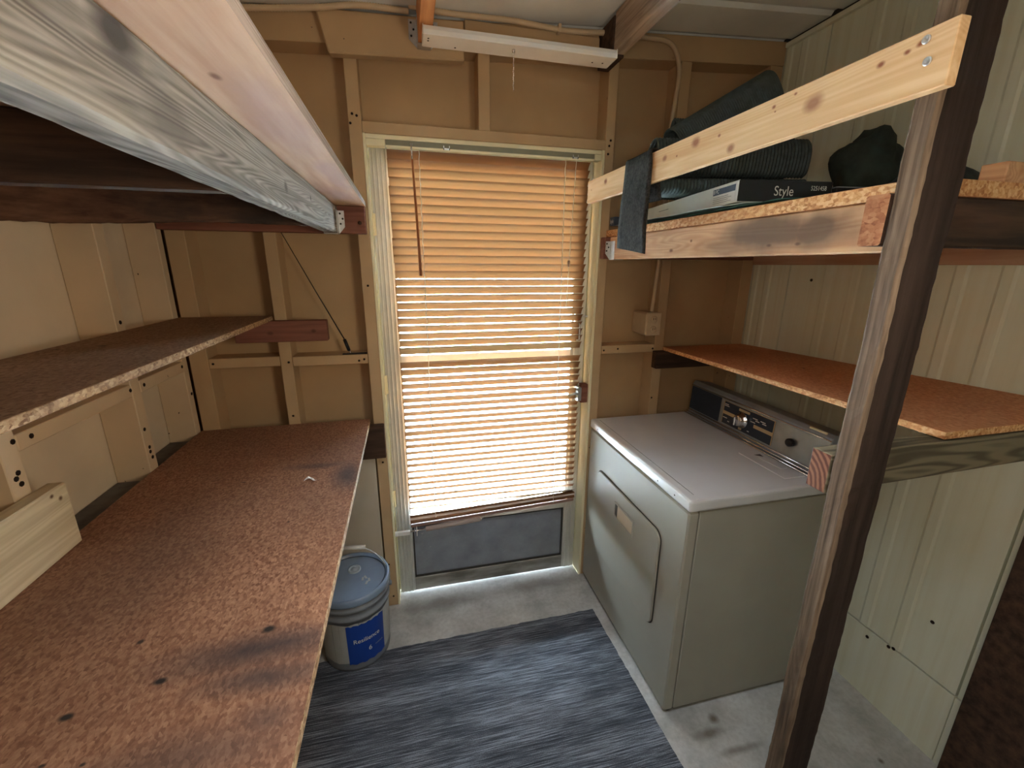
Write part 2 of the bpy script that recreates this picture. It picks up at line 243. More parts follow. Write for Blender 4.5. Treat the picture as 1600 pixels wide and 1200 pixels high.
# ---------------------------------------------------------------- mesh helpers
class MB:
    def __init__(s): s.v = []; s.f = []; s.mi = []; s.cur = 0; s.sm = []; s.smooth = False
    def add(s, vs, fs):
        o = len(s.v); s.v += [Vector(v) for v in vs]; s.f += [[i+o for i in f] for f in fs]; s.mi += [s.cur]*len(fs); s.sm += [s.smooth]*len(fs); return s
    def box(s, x0, x1, y0, y1, z0, z1, R=None):
        vs = [Vector((x, y, z)) for x in (x0, x1) for y in (y0, y1) for z in (z0, z1)]
        if R: c = Vector(((x0+x1)/2, (y0+y1)/2, (z0+z1)/2)); vs = [c+R@(v-c) for v in vs]
        return s.add(vs, [(0,1,3,2), (4,6,7,5), (0,4,5,1), (2,3,7,6), (0,2,6,4), (1,5,7,3)])
    def hexa(s, p):   # 8 points: bottom ring 4, top ring 4
        return s.add(p, [(3,2,1,0), (4,5,6,7), (0,1,5,4), (1,2,6,5), (2,3,7,6), (3,0,4,7)])
    def prism(s, poly, vec, cap=True):
        n = len(poly); vec = Vector(vec); a = [Vector(p) for p in poly]; b = [p+vec for p in a]
        fs = [(i, (i+1) % n, (i+1) % n+n, i+n) for i in range(n)]
        if cap: fs += [tuple(range(n-1, -1, -1)), tuple(range(n, 2*n))]
        return s.add(a+b, fs)
    def tube(s, pts, r, k=8, cap=True, closed=False):
        pts = [Vector(p) for p in pts]; n = len(pts); rr = r if isinstance(r, (list, tuple)) else [r]*n
        vs = []; up = None
        for i, p in enumerate(pts):
            d = (pts[min(i+1, n-1)]-pts[max(i-1, 0)]).normalized()
            if up is None: up = d.orthogonal().normalized()
            up = (up-d*up.dot(d)).normalized(); w = d.cross(up)
            vs += [p+rr[i]*(math.cos(2*PI*j/k)*up+math.sin(2*PI*j/k)*w) for j in range(k)]
        fs = [(i*k+j, i*k+(j+1) % k, (i+1)*k+(j+1) % k, (i+1)*k+j) for i in range(n-1) for j in range(k)]
        if cap: fs += [tuple(range(k-1, -1, -1)), tuple((n-1)*k+j for j in range(k))]
        sm = s.smooth; s.smooth = True; s.add(vs, fs); s.smooth = sm; return s
    def lathe(s, prof, c, k=32, axis=Vector((0, 0, 1)), caps=True):
        c = Vector(c); axis = Vector(axis).normalized(); u = axis.orthogonal().normalized()
        if abs(axis.z) > .9: u = Vector((1, 0, 0))
        w = axis.cross(u); vs = []
        for r, h in prof: vs += [c+axis*h+r*(math.cos(2*PI*j/k)*u+math.sin(2*PI*j/k)*w) for j in range(k)]
        n = len(prof); fs = [(i*k+j, i*k+(j+1) % k, (i+1)*k+(j+1) % k, (i+1)*k+j) for i in range(n-1) for j in range(k)]
        if caps: fs += [tuple(range(k-1, -1, -1)), tuple((n-1)*k+j for j in range(k))]
        sm = s.smooth; s.smooth = True; s.add(vs, fs); s.smooth = sm; return s
    def rough(s, x0, x1, y0, y1, z0, z1, axis, n=24, amp=.002, ch=.004, seed=0, end=0.):
        A = 'xyz'.index(axis); lo = (x0, y0, z0); hi = (x1, y1, z1); B, C = [i for i in range(3) if i != A]
        prof = []
        b0, b1, c0, c1 = lo[B], hi[B], lo[C], hi[C]; bm_, cm = (b0+b1)/2, (c0+c1)/2
        prof = [(b0+ch, c0), (bm_, c0), (b1-ch, c0), (b1, c0+ch), (b1, cm), (b1, c1-ch), (b1-ch, c1), (bm_, c1), (b0+ch, c1), (b0, c1-ch), (b0, cm), (b0, c0+ch)]
        vs = []; k = len(prof)
        for i in range(n+1):
            t_ = lo[A]+(hi[A]-lo[A])*i/n
            for (b_, c_) in prof:
                p = [0, 0, 0]; p[A] = t_; p[B] = b_; p[C] = c_; q = Vector(p)
                d = noise.noise_vector(q*9+Vector((seed, seed*2, 0)))*amp*.45 + noise.noise_vector(q*70+Vector((seed, 0, 9)))*amp*.4
                corner = (abs(b_-bm_) > abs(b1-b0)*.3) and (abs(c_-cm) > abs(c1-c0)*.3)
                q = q+d*(1.5 if corner else .5)
                if i in (0, n): q[A] = t_
                vs.append(q)
        fs = [(i*k+j, i*k+(j+1) % k, (i+1)*k+(j+1) % k, (i+1)*k+j) for i in range(n) for j in range(k)]
        fs += [tuple(range(k-1, -1, -1)), tuple(n*k+j for j in range(k))]
        return s.add(vs, fs)
    def build(s, name, mats, parent=None, bevel=0., shift=None, seg=1):
        if not isinstance(mats, (list, tuple)): mats = [mats]
        off = Vector((0, 0, 0)); p = parent
        while p is not None: off += p.location; p = p.parent
        me = bpy.data.meshes.new(name); me.from_pydata([v-off for v in s.v], [], s.f)
        for m_ in mats: me.materials.append(m_)
        for i, pl in enumerate(me.polygons): pl.material_index = s.mi[i]; pl.use_smooth = s.sm[i]
        me.update()
        bm = bmesh.new(); bm.from_mesh(me); bmesh.ops.recalc_face_normals(bm, faces=bm.faces); bm.to_mesh(me); bm.free()
        o = bpy.data.objects.new(name, me); COL.objects.link(o)
        if parent: o.parent = parent
        if bevel:
            b_ = o.modifiers.new('bevel', 'BEVEL'); b_.width = bevel; b_.segments = seg; b_.limit_method = 'ANGLE'
        return o
def thing(name, label, cat, loc=(0, 0, 0), group=None, kind=None):
    o = bpy.data.objects.new(name, None); COL.objects.link(o); o.location = loc; o.empty_display_size = .05
    if label: o['label'] = label
    if cat: o['category'] = cat
    if group: o['group'] = group
    if kind: o['kind'] = kind
    return o
def tag(o, label, cat, group=None):
    o['label'] = label; o['category'] = cat
    if group: o['group'] = group
    return o
def struct(o): o['kind'] = 'structure'; return o
def bx(name, mat, parent, x0, x1, y0, y1, z0, z1, bevel=.0015, R=None):
    return MB().box(x0, x1, y0, y1, z0, z1, R).build(name, mat, parent, bevel)
def text(body, size, mat, name, parent, origin, ux, uy, extrude=.0004, bend=None, squeeze=1.):
    cu = bpy.data.curves.new('t', 'FONT'); cu.body = body; cu.size = size; cu.extrude = 0; cu.align_x = 'CENTER'; cu.align_y = 'CENTER'
    tmp = bpy.data.objects.new('t', cu); COL.objects.link(tmp); bpy.context.view_layer.update()
    me = bpy.data.meshes.new_from_object(tmp.evaluated_get(bpy.context.evaluated_depsgraph_get()))
    bpy.data.objects.remove(tmp); mb = MB(); ux = Vector(ux).normalized(); uy = Vector(uy).normalized(); nz = ux.cross(uy)
    fs = [tuple(p.vertices) for p in me.polygons]
    pts = [(v.co.x*squeeze, v.co.y) for v in me.vertices]
    if bend: vs = [bend(a, b) for a, b in pts]
    else: vs = [Vector(origin)+ux*a+uy*b+nz*extrude for a, b in pts]
    mb.add(vs, fs); o = mb.build(name, mat, parent); return o

def ceil_z(x): return 2.37+.06*x
YF, YP = 1.79, 1.885       # stud faces / panel face of the door wall
XL, XLP = -.80, -.895      # stud faces / panel face of the left wall
XR = 1.62                  # right wall
YB = -2.6                  # rear end of the room
DX0, DX1 = -.118, .812     # rough door opening

# ---------------------------------------------------------------- structure
floor = struct(bx('floor', M['concrete'], None, XLP-.15, XR+.15, YB-.1, 2.0, FZ-.12, FZ, 0))
struct(bx('path', plain('pale_outdoor_concrete', (.50, .52, .54), .9, var=.15, scale=3), None, -6, 6, 2.0, 6.5, FZ-.15, FZ-.05, 0))
out = struct(MB().box(-25, 25, 2.0, 40, FZ-.16, FZ-.06).box(-25, 25, -30, YB-.1, FZ-.16, FZ-.06).build('ground', M['grass']))
# ceiling sheets running along the room, each with raised ribs
ce = struct(MB().hexa([(XLP-.1, YB-.1, ceil_z(XLP)+.03), (XR+.1, YB-.1, ceil_z(XR)+.03), (XR+.1, 2.0, ceil_z(XR)+.03), (XLP-.1, 2.0, ceil_z(XLP)+.03),
    (XLP-.1, YB-.1, ceil_z(XLP)+.06), (XR+.1, YB-.1, ceil_z(XR)+.06), (XR+.1, 2.0, ceil_z(XR)+.06), (XLP-.1, 2.0, ceil_z(XLP)+.06)]).build('ceiling', M['ceil']))
for y0 in (-2.6, -1.7, -.8, .1, 1.0):
    y1 = min(y0+.9, 1.885); prof = [(y0, 0), (y0+.02, 0)]
    yy = y0+.1
    while yy+.05 < y1: prof += [(yy, 0), (yy+.012, .012), (yy+.035, .012), (yy+.047, 0)]; yy += .225
    prof += [(y1-.004, 0)]
    mb = MB(); vs = []
    for x in (XLP, XR):
        vs += [(x, a, ceil_z(x)+b) for a, b in prof]
    n = len(prof); mb.add(vs, [(i, i+1, n+i+1, n+i) for i in range(n-1)])
    vs2 = [(x, a, ceil_z(x)+.028) for x in (XLP, XR) for a in (y0, y1-.004)]
    mb.add(vs2, [(0, 1, 3, 2)]); mb.build('roof_sheet', M['ceil'], ce)
# door wall
zt = lambda x: ceil_z(x)-.005
wb = MB(); wb.box(XLP-.03, DX0-.012, YP, YP+.03, FZ, 2.5).box(DX1+.012, XR+.03, YP, YP+.03, FZ, 2.55).box(DX0-.012, DX1+.012, YP, YP+.03, 2.03, 2.5)
wb = struct(wb.build('wall_back', M['panel']))
def stud(x0, x1, z0, z1, par=wb): return bx('stud', M['paint'], par, x0, x1, YF, YP-.001, z0, z1, .002)
pl = lambda x: ceil_z(x)-.092
stud(-.796, -.735, FZ+.02, pl(-.76)); stud(-.490, -.447, FZ+.02, pl(-.47)); stud(-.165, -.121, FZ, 2.28)
stud(.300, .344, 2.040, pl(.32)); stud(.818, .858, FZ, pl(.84)); stud(1.130, 1.177, FZ+.02, pl(1.15)); stud(1.555, 1.615, FZ+.02, pl(1.58))
bx('header', M['paint'], wb, -.120, .818, YF-.002, YP-.001, 2.003, 2.040, .002)
mb = MB(); mb.hexa([(XLP, YF, pl(XLP)), (XR-.002, YF, pl(XR)), (XR-.002, YP-.001, pl(XR)), (XLP, YP-.001, pl(XLP)), (XLP, YF, ceil_z(XLP)-.004), (XR-.002, YF, ceil_z(XR)-.004), (XR-.002, YP-.001, ceil_z(XR)-.004), (XLP, YP-.001, ceil_z(XLP)-.004)])
mb.build('top_plate', M['paint'], wb, .002)
for a, b, z in ((-.734, -.491, 1.166), (-.446, -.166, 1.162), (.859, 1.129, 1.158)):
    bx('noggin', M['paint'], wb, a, b, YF, YP-.001, z, z+.038, .002)
for a, b in ((-.734, -.491), (-.446, -.166), (.859, 1.129), (1.178, 1.554)): bx('bottom_plate', M['paint'], wb, a, b, YF, YP-.001, FZ, FZ+.04, .002)
# blocking board nailed across the door studs under the roof
mb = MB(); mb.hexa([(-.205, 1.75, 2.222), (.245, 1.75, 2.243), (.245, YF-.001, 2.243), (-.205, YF-.001, 2.222), (-.235, 1.75, 2.345), (.245, 1.75, 2.362), (.245, YF-.001, 2.362), (-.235, YF-.001, 2.345)])
mb.build('blocking_board', M['paint'], wb, .004)
bx('blocking_board', M['paint'], wb, .25, .76, 1.765, YF-.001, 2.295, 2.375, .003)
mb = MB().box(-.79, -.170, YF-.012, YF-.001, FZ+.005, .755); o = mb.build('lower_panel', M['lower'], wb); o['label'] = 'beige sheet low on the wall under the workbench'
# nail heads and holes on painted studs
mb = MB()
for (x, z) in ((-.143, 1.47), (-.14, .72), (-.15, .2), (-.14, .02), (-.15, 2.06), (-.135, 2.055), (-.158, 2.03), (.835, 2.02), (.84, 2.04), (.832, 1.99), (1.14, .93), (-.18, 1.18), (-.2, 1.175), (-.46, 1.18), (.87, 1.175), (1.12, 1.175), (.94, 1.18), (-.72, 1.185), (-.47, .96)):
    mb.lathe([(.0045, 0), (.0045, .0012)], (x, YF-.0001, z), 8, (0, -1, 0))
o = mb.build('nail_head', M['hole'], wb); o['kind'] = 'stuff'
# left wall: panel, studs, noggins
wl = struct(bx('wall_left', M['panelLit'], None, XLP-.03, XLP, YB, YP, FZ, 2.34, 0))
ys = [1.436, .995, .555, .115, -.325, -.765, -1.205, -1.645, -2.085, -2.55]
for y in ys: bx('stud', M['paintLit'], wl, XLP+.001, XL, y, y+.043, FZ+.04 if y > .9 else FZ+.04, 2.24, .002)
bx('stud', M['paintLit'], wl, XLP+.001, XL-.002, 1.752, YF-.003, FZ+.04, 2.24, .002)
for i in range(len(ys)-1): bx('noggin', M['paintLit'], wl, XLP+.001, XL, ys[i+1]+.044, ys[i]-.001, 1.169, 1.206, .002)
bx('noggin', M['paintLit'], wl, XLP+.001, XL, 1.48, 1.751, 1.169, 1.206, .002)
for i in range(len(ys)-1): bx('ledge', M['sill'], wl, XLP+.001, XL-.002, ys[i+1]+.044, ys[i]-.001, .86, .900, .002)
bx('ledge', M['sill'], wl, XLP+.001, XL-.002, 1.48, 1.751, .86, .900, .002)
bx('bottom_plate', M['paintLit'], wl, XLP+.001, XL, YB, 1.788, FZ, FZ+.039, .002)
bx('top_plate', M['paintLit'], wl, XLP+.001, XL, YB, 1.788, 2.241, 2.315, .002)
mb = MB()
for y, z in ((1.456, 1.0), (1.455, .985), (1.46, .965), (1.452, 1.06), (1.457, 1.385), (1.02, 1.13), (1.012, 1.12), (1.02, 1.105), (1.03, 1.195), (1.075, 1.19), (1.43, 1.19), (1.5, 1.188), (1.74, 1.19), (1.77, 1.08)):
    mb.lathe([(.006, 0), (.006, .0012)], (XL-.0001, y, z), 7, (1, 0, 0))
o = mb.build('nail_hole', M['hole'], wl); o['kind'] = 'stuff'
# right wall: corrugated sheets above a flat skirt
wr = struct(bx('wall_right', M['gap'], None, XR+.022, XR+.05, YB, YP+.03, FZ, 2.55, 0))
y = 1.884; edges = [1.884, 1.583, .683, -.217, -1.117, -2.017, -2.6]
for i in range(len(edges)-1):
    y1, y0 = edges[i], edges[i+1]; prof = [(y1-.004, .021), (y1-.004, 0), (y1-.03, 0)]
    c_ = (1.399, 1.292, 1.121, .973, .864) if i == 1 else tuple(y0+(y1-y0)*k/4 for k in (.5, 1.5, 2.5, 3.5))
    for yr in sorted(c_, reverse=True):
        if y0+.04 < yr < y1-.04: prof += [(yr+.020, 0), (yr+.012, -.0035), (yr-.012, -.0035), (yr-.020, 0)]
    prof += [(y0+.03, 0), (y0+.0025, 0), (y0+.0025, .021)]
    mb = MB(); n = len(prof); vs = [(XR+b, a, z) for z in (.245, 2.46) for a, b in prof]
    mb.add(vs, [(k, k+1, n+k+1, n+k) for k in range(n-1)]); mb.build('metal_sheet', M['siding'], wr)
    bx('skirt_sheet', M['siding'], wr, XR-.003, XR+.021, y0+.001, y1-.001, FZ, .240, .001)
bx('stud', M['darkwood'], wr, XR-.050, XR-.010, .470, .648, FZ, 2.44, .003)
bx('wall_trim', M['siding'], wr, XR-.02, XR-.0005, YB, 1.78, 2.435, 2.452, .002)
mb = MB()
for y, z in ((.865, .243), (.88, .236), (1.47, 1.50), (.79, .43), (.62, .5), (.95, .21)): mb.lathe([(.006, 0), (.006, .002)], (XR-.003 if z < .3 else XR, y, z), 8, (-1, 0, 0))
o = mb.build('bolt_head', M['hole'], wr); o['kind'] = 'stuff'
# rear wall, out of the picture
struct(MB().box(XLP, XR, YB-.03, YB, FZ, 2.46).build('wall_front', M['panel']))
# rafters
r1 = bx('rafter', M['rafter_orange'], ce, .085, .127, YB+.02, 1.748, 2.264, 2.374, .002); r1['label'] = 'orange-brown rafter left of the light fixture'
mb = MB().rough(.77, .812, YB+.02, 1.66, 2.283, 2.411, 'y', 60, .0018, .003); r2 = mb.build('rafter', M['rafter_grey'], ce); r2['label'] = 'weathered grey rafter right of the light fixture'
bx('rafter_end', M['darkwood'], ce, .765, .812, 1.662, 1.788, 2.275, 2.40, .002)
def hanger(par, x0, x1, y, z0, z1, w=.028, side=-1):
    # stamped joist hanger: seat, two side wings, nail holes
    mb = MB(); mb.box(x0-.0015, x1+.0015, y-.045, y, z0-.0015, z0); mb.box(x0-.0015, x0, y-.045, y, z0, z1); mb.box(x1, x1+.0015, y-.045, y, z0, z1)
    mb.prism([(x0-w, y-.0015, z0+.025), (x0, y-.0015, z0), (x0, y-.0015, z1), (x0-w, y-.0015, z1)], (0, .0013, 0)); mb.prism([(x1+w, y-.0015, z0+.025), (x1, y-.0015, z0), (x1, y-.0015, z1), (x1+w, y-.0015, z1)], (0, .0013, 0))
    o = mb.build('joist_hanger', M['steel'], par)
    for xc in (x0-w*.55, x1+w*.55):
        for k in range(3): MB().lathe([(.0035, 0), (.0035, .001)], (xc+(.004 if k % 2 else -.004), y-.0016, z0+.035+k*(z1-z0-.045)/2), 8, (0, -1, 0)).build('nail_hole', M['hole'], o)
    return o
hanger(ce, .085, .127, 1.749, 2.262, 2.345)

# ---------------------------------------------------------------- door
YD = 1.862
door = thing('door_1', 'aluminium storm door with two glass panes and a grey kick panel', None, (.35, YD, FZ), kind='structure')
def dbox(n, mt, x0, x1, y0, y1, z0, z1, bv=.002, par=door): return bx(n, mt, par, x0, x1, y0, y1, z0, z1, bv)
dl, dr = -.108, .800
# stiles with pressed ribs
def stile(x0, x1, ribs=4):
    prof = [(x0, YD+.03), (x0, YD)]; w = (x1-x0)/(ribs*2+1)
    for k in range(ribs): a = x0+w*(2*k+1); prof += [(a, YD), (a+.002, YD-.003), (a+w-.002, YD-.003), (a+w, YD)]
    prof += [(x1, YD), (x1, YD+.03)]
    return MB().prism([(a, b, FZ+.005) for a, b in prof], (0, 0, 1.985-FZ-.005)).build('stile', M['alum'], door)
stile(dl, -.036); stile(.735, dr, 2)
dbox('top_rail', M['alum'], -.0375, .7365, YD, YD+.028, 1.925, 1.985); dbox('middle_rail', M['white'], -.0375, .7365, YD+.002, YD+.028, 1.135, 1.172)
dbox('lower_rail', M['alum'], -.0375, .7365, YD, YD+.028, .335, .375); dbox('bottom_rail', M['rail_dirty'], -.0375, .7365, YD, YD+.028, FZ+.005, .045)
dbox('kick_panel', M['kick'], -.037, .736, YD+.012, YD+.018, .040, .340, .001)
mb = MB(); z0, z1, x0, x1 = .046, .334, -.034, .733
mb.box(x0, x1, YD+.004, YD+.012, z1-.006, z1).box(x0, x1, YD+.004, YD+.012, z0, z0+.006).box(x0, x0+.006, YD+.004, YD+.012, z0, z1).box(x1-.006, x1, YD+.004, YD+.012, z0, z1); mb.build('panel_bead', M['gap'], door)
dbox('glass_pane', M['glass'], -.034, .733, YD+.014, YD+.017, 1.173, 1.924, 0); dbox('glass_pane', M['glass'], -.034, .733, YD+.014, YD+.017, .376, 1.134, 0)
dbox('latch_case', M['steel'], .742, .778, YD-.022, YD, 1.30, 1.345, .003)
mb = MB().tube([(.755, YD-.02, 1.31), (.757, YD-.045, 1.29), (.757, YD-.045, 1.225), (.745, YD-.04, 1.222)], .004).box(.77, .812, YD-.016, YD-.010, 1.322, 1.33); mb.build('latch_handle', M['steel'], door)
mb = MB().box(.772, .806, 1.80, 1.835, .925, 1.015); mb.build('strike_block', M['redwood'], door, .002)
mb = MB().box(.757, .775, 1.80, 1.86, .935, 1.0).tube([(.765, 1.81, .965), (.742, 1.80, .972), (.715, 1.80, .965)], [.008, .006, .003]).tube([(.765, 1.81, .97), (.75, 1.80, 1.0)], .003); mb.build('hook_latch', M['steel'], door)
for z in (1.70, 1.05, .5):
    mb = MB().box(-.1175, -.100, YD-.010, YD-.002, z-.04, z+.04).tube([(-.110, YD-.014, z-.042), (-.110, YD-.014, z+.042)], .004); mb.build('hinge', M['jamb'], door)
cl = MB().tube([(.028, 1.803, .354), (.285, 1.803, .372)], .0125, 14).tube([(.285, 1.803, .372), (.292, 1.803, .3725)], .009, 12).build('door_closer', plain('taupe_closer', (.46, .38, .35), .4), door)
MB().tube([(-.075, 1.805, .347), (.03, 1.803, .354)], .0035).build('closer_rod', M['chrome'], cl)
MB().box(-.116, -.045, 1.797, 1.813, .336, .356).box(-.016, -.012, 1.79, 1.816, .328, .368).tube([(-.12, 1.80, .346), (-.1, 1.80, .346)], .011).build('closer_bracket', M['white'], cl, .002)
MB().tube([(.292, 1.803, .3725), (.31, 1.805, .38), (.325, 1.83, .372), (.34, 1.86, .365)], .003).box(.325, .37, 1.855, 1.862, .352, .378).build('closer_hook', M['steel'], cl)
fr = thing('trim_1', None, None, (.35, YD, FZ), kind='structure')
bx('jamb', M['jamb'], fr, DX0-.0025, DX0+.006, YF-.001, YP+.028, FZ, 2.003, .001); bx('jamb', M['jamb'], fr, .806, .8175, YF-.001, YP+.028, FZ, 2.003, .001)
bx('jamb_head', M['jamb'], fr, DX0+.0065, .8055, YF+.004, YP+.028, 1.988, 2.0028, .001)
bx('door_stop', M['jamb'], fr, DX0+.0065, -.098, 1.893, 1.91, FZ, 1.987, .001); bx('door_stop', M['jamb'], fr, .794, .8055, 1.893, 1.91, FZ, 1.987, .001)
mb = MB()
for x, z in ((-.135, .35),): mb.lathe([(.004, 0), (.004, .002)], (x, YF-.0008, z), 8, (0, -1, 0))
# left over corner block of the old stop
bx('corner_block', M['jamb'], fr, DX0+.0065, -.045, YF+.004, 1.83, 1.965, 1.987, .001); bx('corner_block', M['jamb'], fr, .778, .805, YF+.004, 1.83, 1.965, 1.987, .001)

# ---------------------------------------------------------------- blind
bl = thing('window_blind', 'tan slatted blind hanging over the glass of the storm door', 'blind', (.36, 1.822, 2.0))
mb = MB().box(-.043, .776, 1.797, 1.842, 1.966, 2.0); mb.mi = [0, 0, 0, 0, 1, 0]; mb.build('headrail', [plain('shaded_headrail_grey', (.24, .24, .17), .5), M['jamb']], bl, .001)  # shade on the front and light on the underside put into the colours
bx('headrail_lit_strip', M['jamb'], bl, -.043, .776, 1.7965, 1.800, 1.962, 1.970, .0005)  # added pale strip standing for the lit underside of the headrail
x0, x1 = -.040, .768; w, th = .0400, math.radians(50)
def slat_mesh(wd, up=.004):
    mb = MB(); vs = []; n = 5
    for x in (x0, x1):
        for i in range(n): u = (i/(n-1)-.5); vs.append((x, u*wd, up*(1-4*u*u)))
    mb.add(vs, [(i, i+1, n+i+1, n+i) for i in range(n-1)]); mb.sm = [True]*(n-1); return mb
sm = slat_mesh(w); s0 = sm.build('slat', M['slat']); me = s0.data; bpy.data.objects.remove(s0)
# keep slat vertices centred on their own object
for v in me.vertices: v.co.x -= .36
zs = []; z = 1.945
while z > .452:
    zs.append(z); z -= .0310
for i, z in enumerate(zs):
    if abs(z-1.170) < .010: continue
    o = bpy.data.objects.new('slat', me); COL.objects.link(o); o.parent = bl
    k = i/len(zs); sag = -.0012*random.random()
    tilt = -.006*max(0, k-.5)*4
    o.location = (.0+random.uniform(-.002, .002), 1.822-1.822+random.uniform(-.0008, .0008), z-2.0+sag)
    tw = random.uniform(-.05, .05)
    if random.random() < .08: tw += .12
    o.rotation_euler = (-(th+tw-math.radians(5)*max(0, k-.25)/.75), tilt*-.5, 0)
# bunched slats at the bottom, skewed
for z, dz, tw, mt in ((.442, .030, .5, 'paleslat'), (.430, .028, .25, 'slat'), (.422, .030, .1, 'paleslat'), (.414, .030, .0, 'slat'), (.407, .032, .0, 'slat')):
    o = bpy.data.objects.new('slat', me.copy() if mt != 'slat' else me)
    if mt != 'slat': o.data.materials[0] = M[mt]
    COL.objects.link(o); o.parent = bl; o.location = (0, 0, z-2.0); o.rotation_euler = (-tw, -math.atan(dz/.8), 0)
mb = MB(); p = [(x0, 1.812, .362), (x1, 1.812, .397), (x1, 1.836, .397), (x0, 1.836, .362)]; mb.hexa(p+[(a, b, c+.016) for a, b, c in p]); mb.build('bottom_rail', M['railbrown'], bl, .003)
mb = MB(); p = [(x0+.01, 1.833, .385), (x1-.02, 1.833, .425), (x1-.02, 1.840, .425), (x0+.01, 1.840, .385)]; mb.hexa(p+[(a, b, c+.012) for a, b, c in p]); mb.build('slat_stack', M['paleslat'], bl)
def wavy(x, y, z0, z1, amp=.0012, n=60, dx=0):
    return [(x+dx*i/n+amp*math.sin(i*1.9), y+amp*.7*math.cos(i*2.3), z0+(z1-z0)*i/n) for i in range(n+1)]
for x in (.075, .655):
    o = MB().tube(wavy(x, 1.802, 1.965, .41, .0014, 90), .0013, 5).build('ladder_cord', M['cord'], bl)
    MB().tube(wavy(x, 1.840, 1.965, .41, .0006, 40), .0009, 5).build('ladder_cord', M['cord'], bl)
MB().tube(wavy(.698, 1.793, 1.972, 1.56, .0004, 20, -.014), .0011, 5).tube(wavy(.684, 1.793, 1.56, 1.37, .0008, 20, -.006), .001, 5).build('lift_cord', M['cord'], bl)
MB().lathe([(.003, 0), (.005, .004), (.006, .022), (.004, .026)], (.682, 1.793, 1.545), 10).build('cord_tassel', M['railbrown'], bl)
wd = MB().tube([(.049, 1.788, 1.925), (.056, 1.778, 1.70), (.060, 1.775, 1.508)], [.0035, .0045, .0055], 8).build('tilt_wand', M['wand'], bl)
MB().tube([(.048, 1.792, 1.975), (.049, 1.788, 1.925)], .003, 6).tube([(.044, 1.793, 1.985), (.048, 1.79, 1.96)], .0015, 5).tube([(.053, 1.793, 1.985), (.048, 1.79, 1.96)], .0015, 5).build('wand_hook', M['chrome'], wd)
for x in (.178, .694): MB().box(x-.012, x+.012, 1.794, 1.797, 1.966, 1.972).box(x-.012, x-.009, 1.794, 1.797, 1.966, 1.98).box(x+.009, x+.012, 1.794, 1.797, 1.966, 1.98).build('rail_clip', M['chrome'], bl)

# ---------------------------------------------------------------- ceiling light
lt = thing('light_fixture', 'white strip light fixture without a tube, screwed under the rafters, chain hanging', 'light', (.42, 1.62, 2.23))
mb = MB().prism([(.096, 1.575, 2.2335), (.096, 1.66, 2.2335), (.096, 1.66, 2.247), (.096, 1.650, 2.2615), (.096, 1.583, 2.2615), (.096, 1.575, 2.247)], (.648, 0, 0)); mb.build('housing', M['white'], lt, .0015)
bx('end_cap', M['white'], lt, .0945, .096, 1.576, 1.659, 2.234, 2.261, 0); bx('end_cap', M['white'], lt, .744, .7455, 1.576, 1.659, 2.234, 2.261, 0)
for x, y, r in ((.112, 1.60, .003), (.112, 1.615, .003), (.2, 1.64, .003), (.675, 1.625, .003), (.712, 1.622, .003)): MB().lathe([(r, 0), (r, .001)], (x, y, 2.2333), 8, (0, 0, -1)).build('screw_hole', M['hole'], lt)
mb = MB().lathe([(.006, 0), (.005, -.008)], (.388, 1.605, 2.2334), 10)
z = 2.224
while z > 2.115: mb.lathe([(.0006, .0024), (.002, .0012), (.0022, 0), (.002, -.0012), (.0006, -.0024)], (.388+.0008*math.sin(z*300), 1.605, z), 6); z -= .0058
mb.tube([(.388, 1.605, 2.224), (.388, 1.605, 2.113)], .0006, 4); mb.build('pull_chain', M['chrome'], lt)

# ---------------------------------------------------------------- conduits and outlet box
def flex(path, r, pitch=.0075):
    pts = [Vector(p) for p in path]; seg = []
    # Catmull-Rom
    P = [pts[0]]+pts+[pts[-1]]
    for i in range(1, len(P)-2):
        L = max(2, int((P[i+1]-P[i]).length/pitch*2))
        for k in range(L):
            u = k/L; a, b, c_, d = P[i-1], P[i], P[i+1], P[i+2]
            seg.append(.5*((2*b)+(c_-a)*u+(2*a-5*b+4*c_-d)*u*u+(3*b-a-3*c_+d)*u**3))
    seg.append(pts[-1]); return seg, [r*(1.10 if i % 2 else .86) for i in range(len(seg))]
cd_ = thing('flexible_conduit', 'corrugated cream conduit running under the roof and down to the outlet box', 'conduit', (.3, 1.74, 2.36))
pth, rad = flex([(-.80, 1.74, 2.31), (-.62, 1.735, 2.298), (-.45, 1.733, 2.308), (-.23, 1.733, 2.335), (-.1, 1.733, 2.357), (.06, 1.735, 2.360)], .0095)
MB().tube(pth, rad, 8).build('conduit_run', M['conduit'], cd_)
pth, rad = flex([(.06, 1.735, 2.376), (.2, 1.738, 2.372), (.42, 1.742, 2.378), (.62, 1.745, 2.372), (.80, 1.745, 2.384), (.95, 1.757, 2.392), (1.06, 1.765, 2.385), (1.107, 1.77, 2.31), (1.106, 1.775, 2.2), (1.098, 1.775, 2.1), (1.102, 1.775, 1.9), (1.105, 1.775, 1.7), (1.097, 1.775, 1.5), (1.088, 1.775, 1.352)], .0092)
MB().tube(pth, rad, 8).build('conduit_run', M['conduit'], cd_)
MB().box(.585, .595, 1.732, 1.758, 2.360, 2.386).build('strap', M['conduit'], cd_)
ob = thing('outlet_box', 'painted outlet box beside the stud right of the door', 'outlet box', (1.085, 1.79, 1.295))
bx('box_body', M['conduit'], ob, 1.052, 1.128, 1.752, 1.884, 1.242, 1.348, .008)
bx('cover_plate', M['conduit'], ob, 1.054, 1.124, 1.748, 1.7515, 1.244, 1.346, .001)
for z in (1.318, 1.272): MB().lathe([(.015, 0), (.015, .002), (.010, .0022)], (1.089, 1.748, z), 16, (0, -1, 0)).build('socket', M['conduit'], ob); 
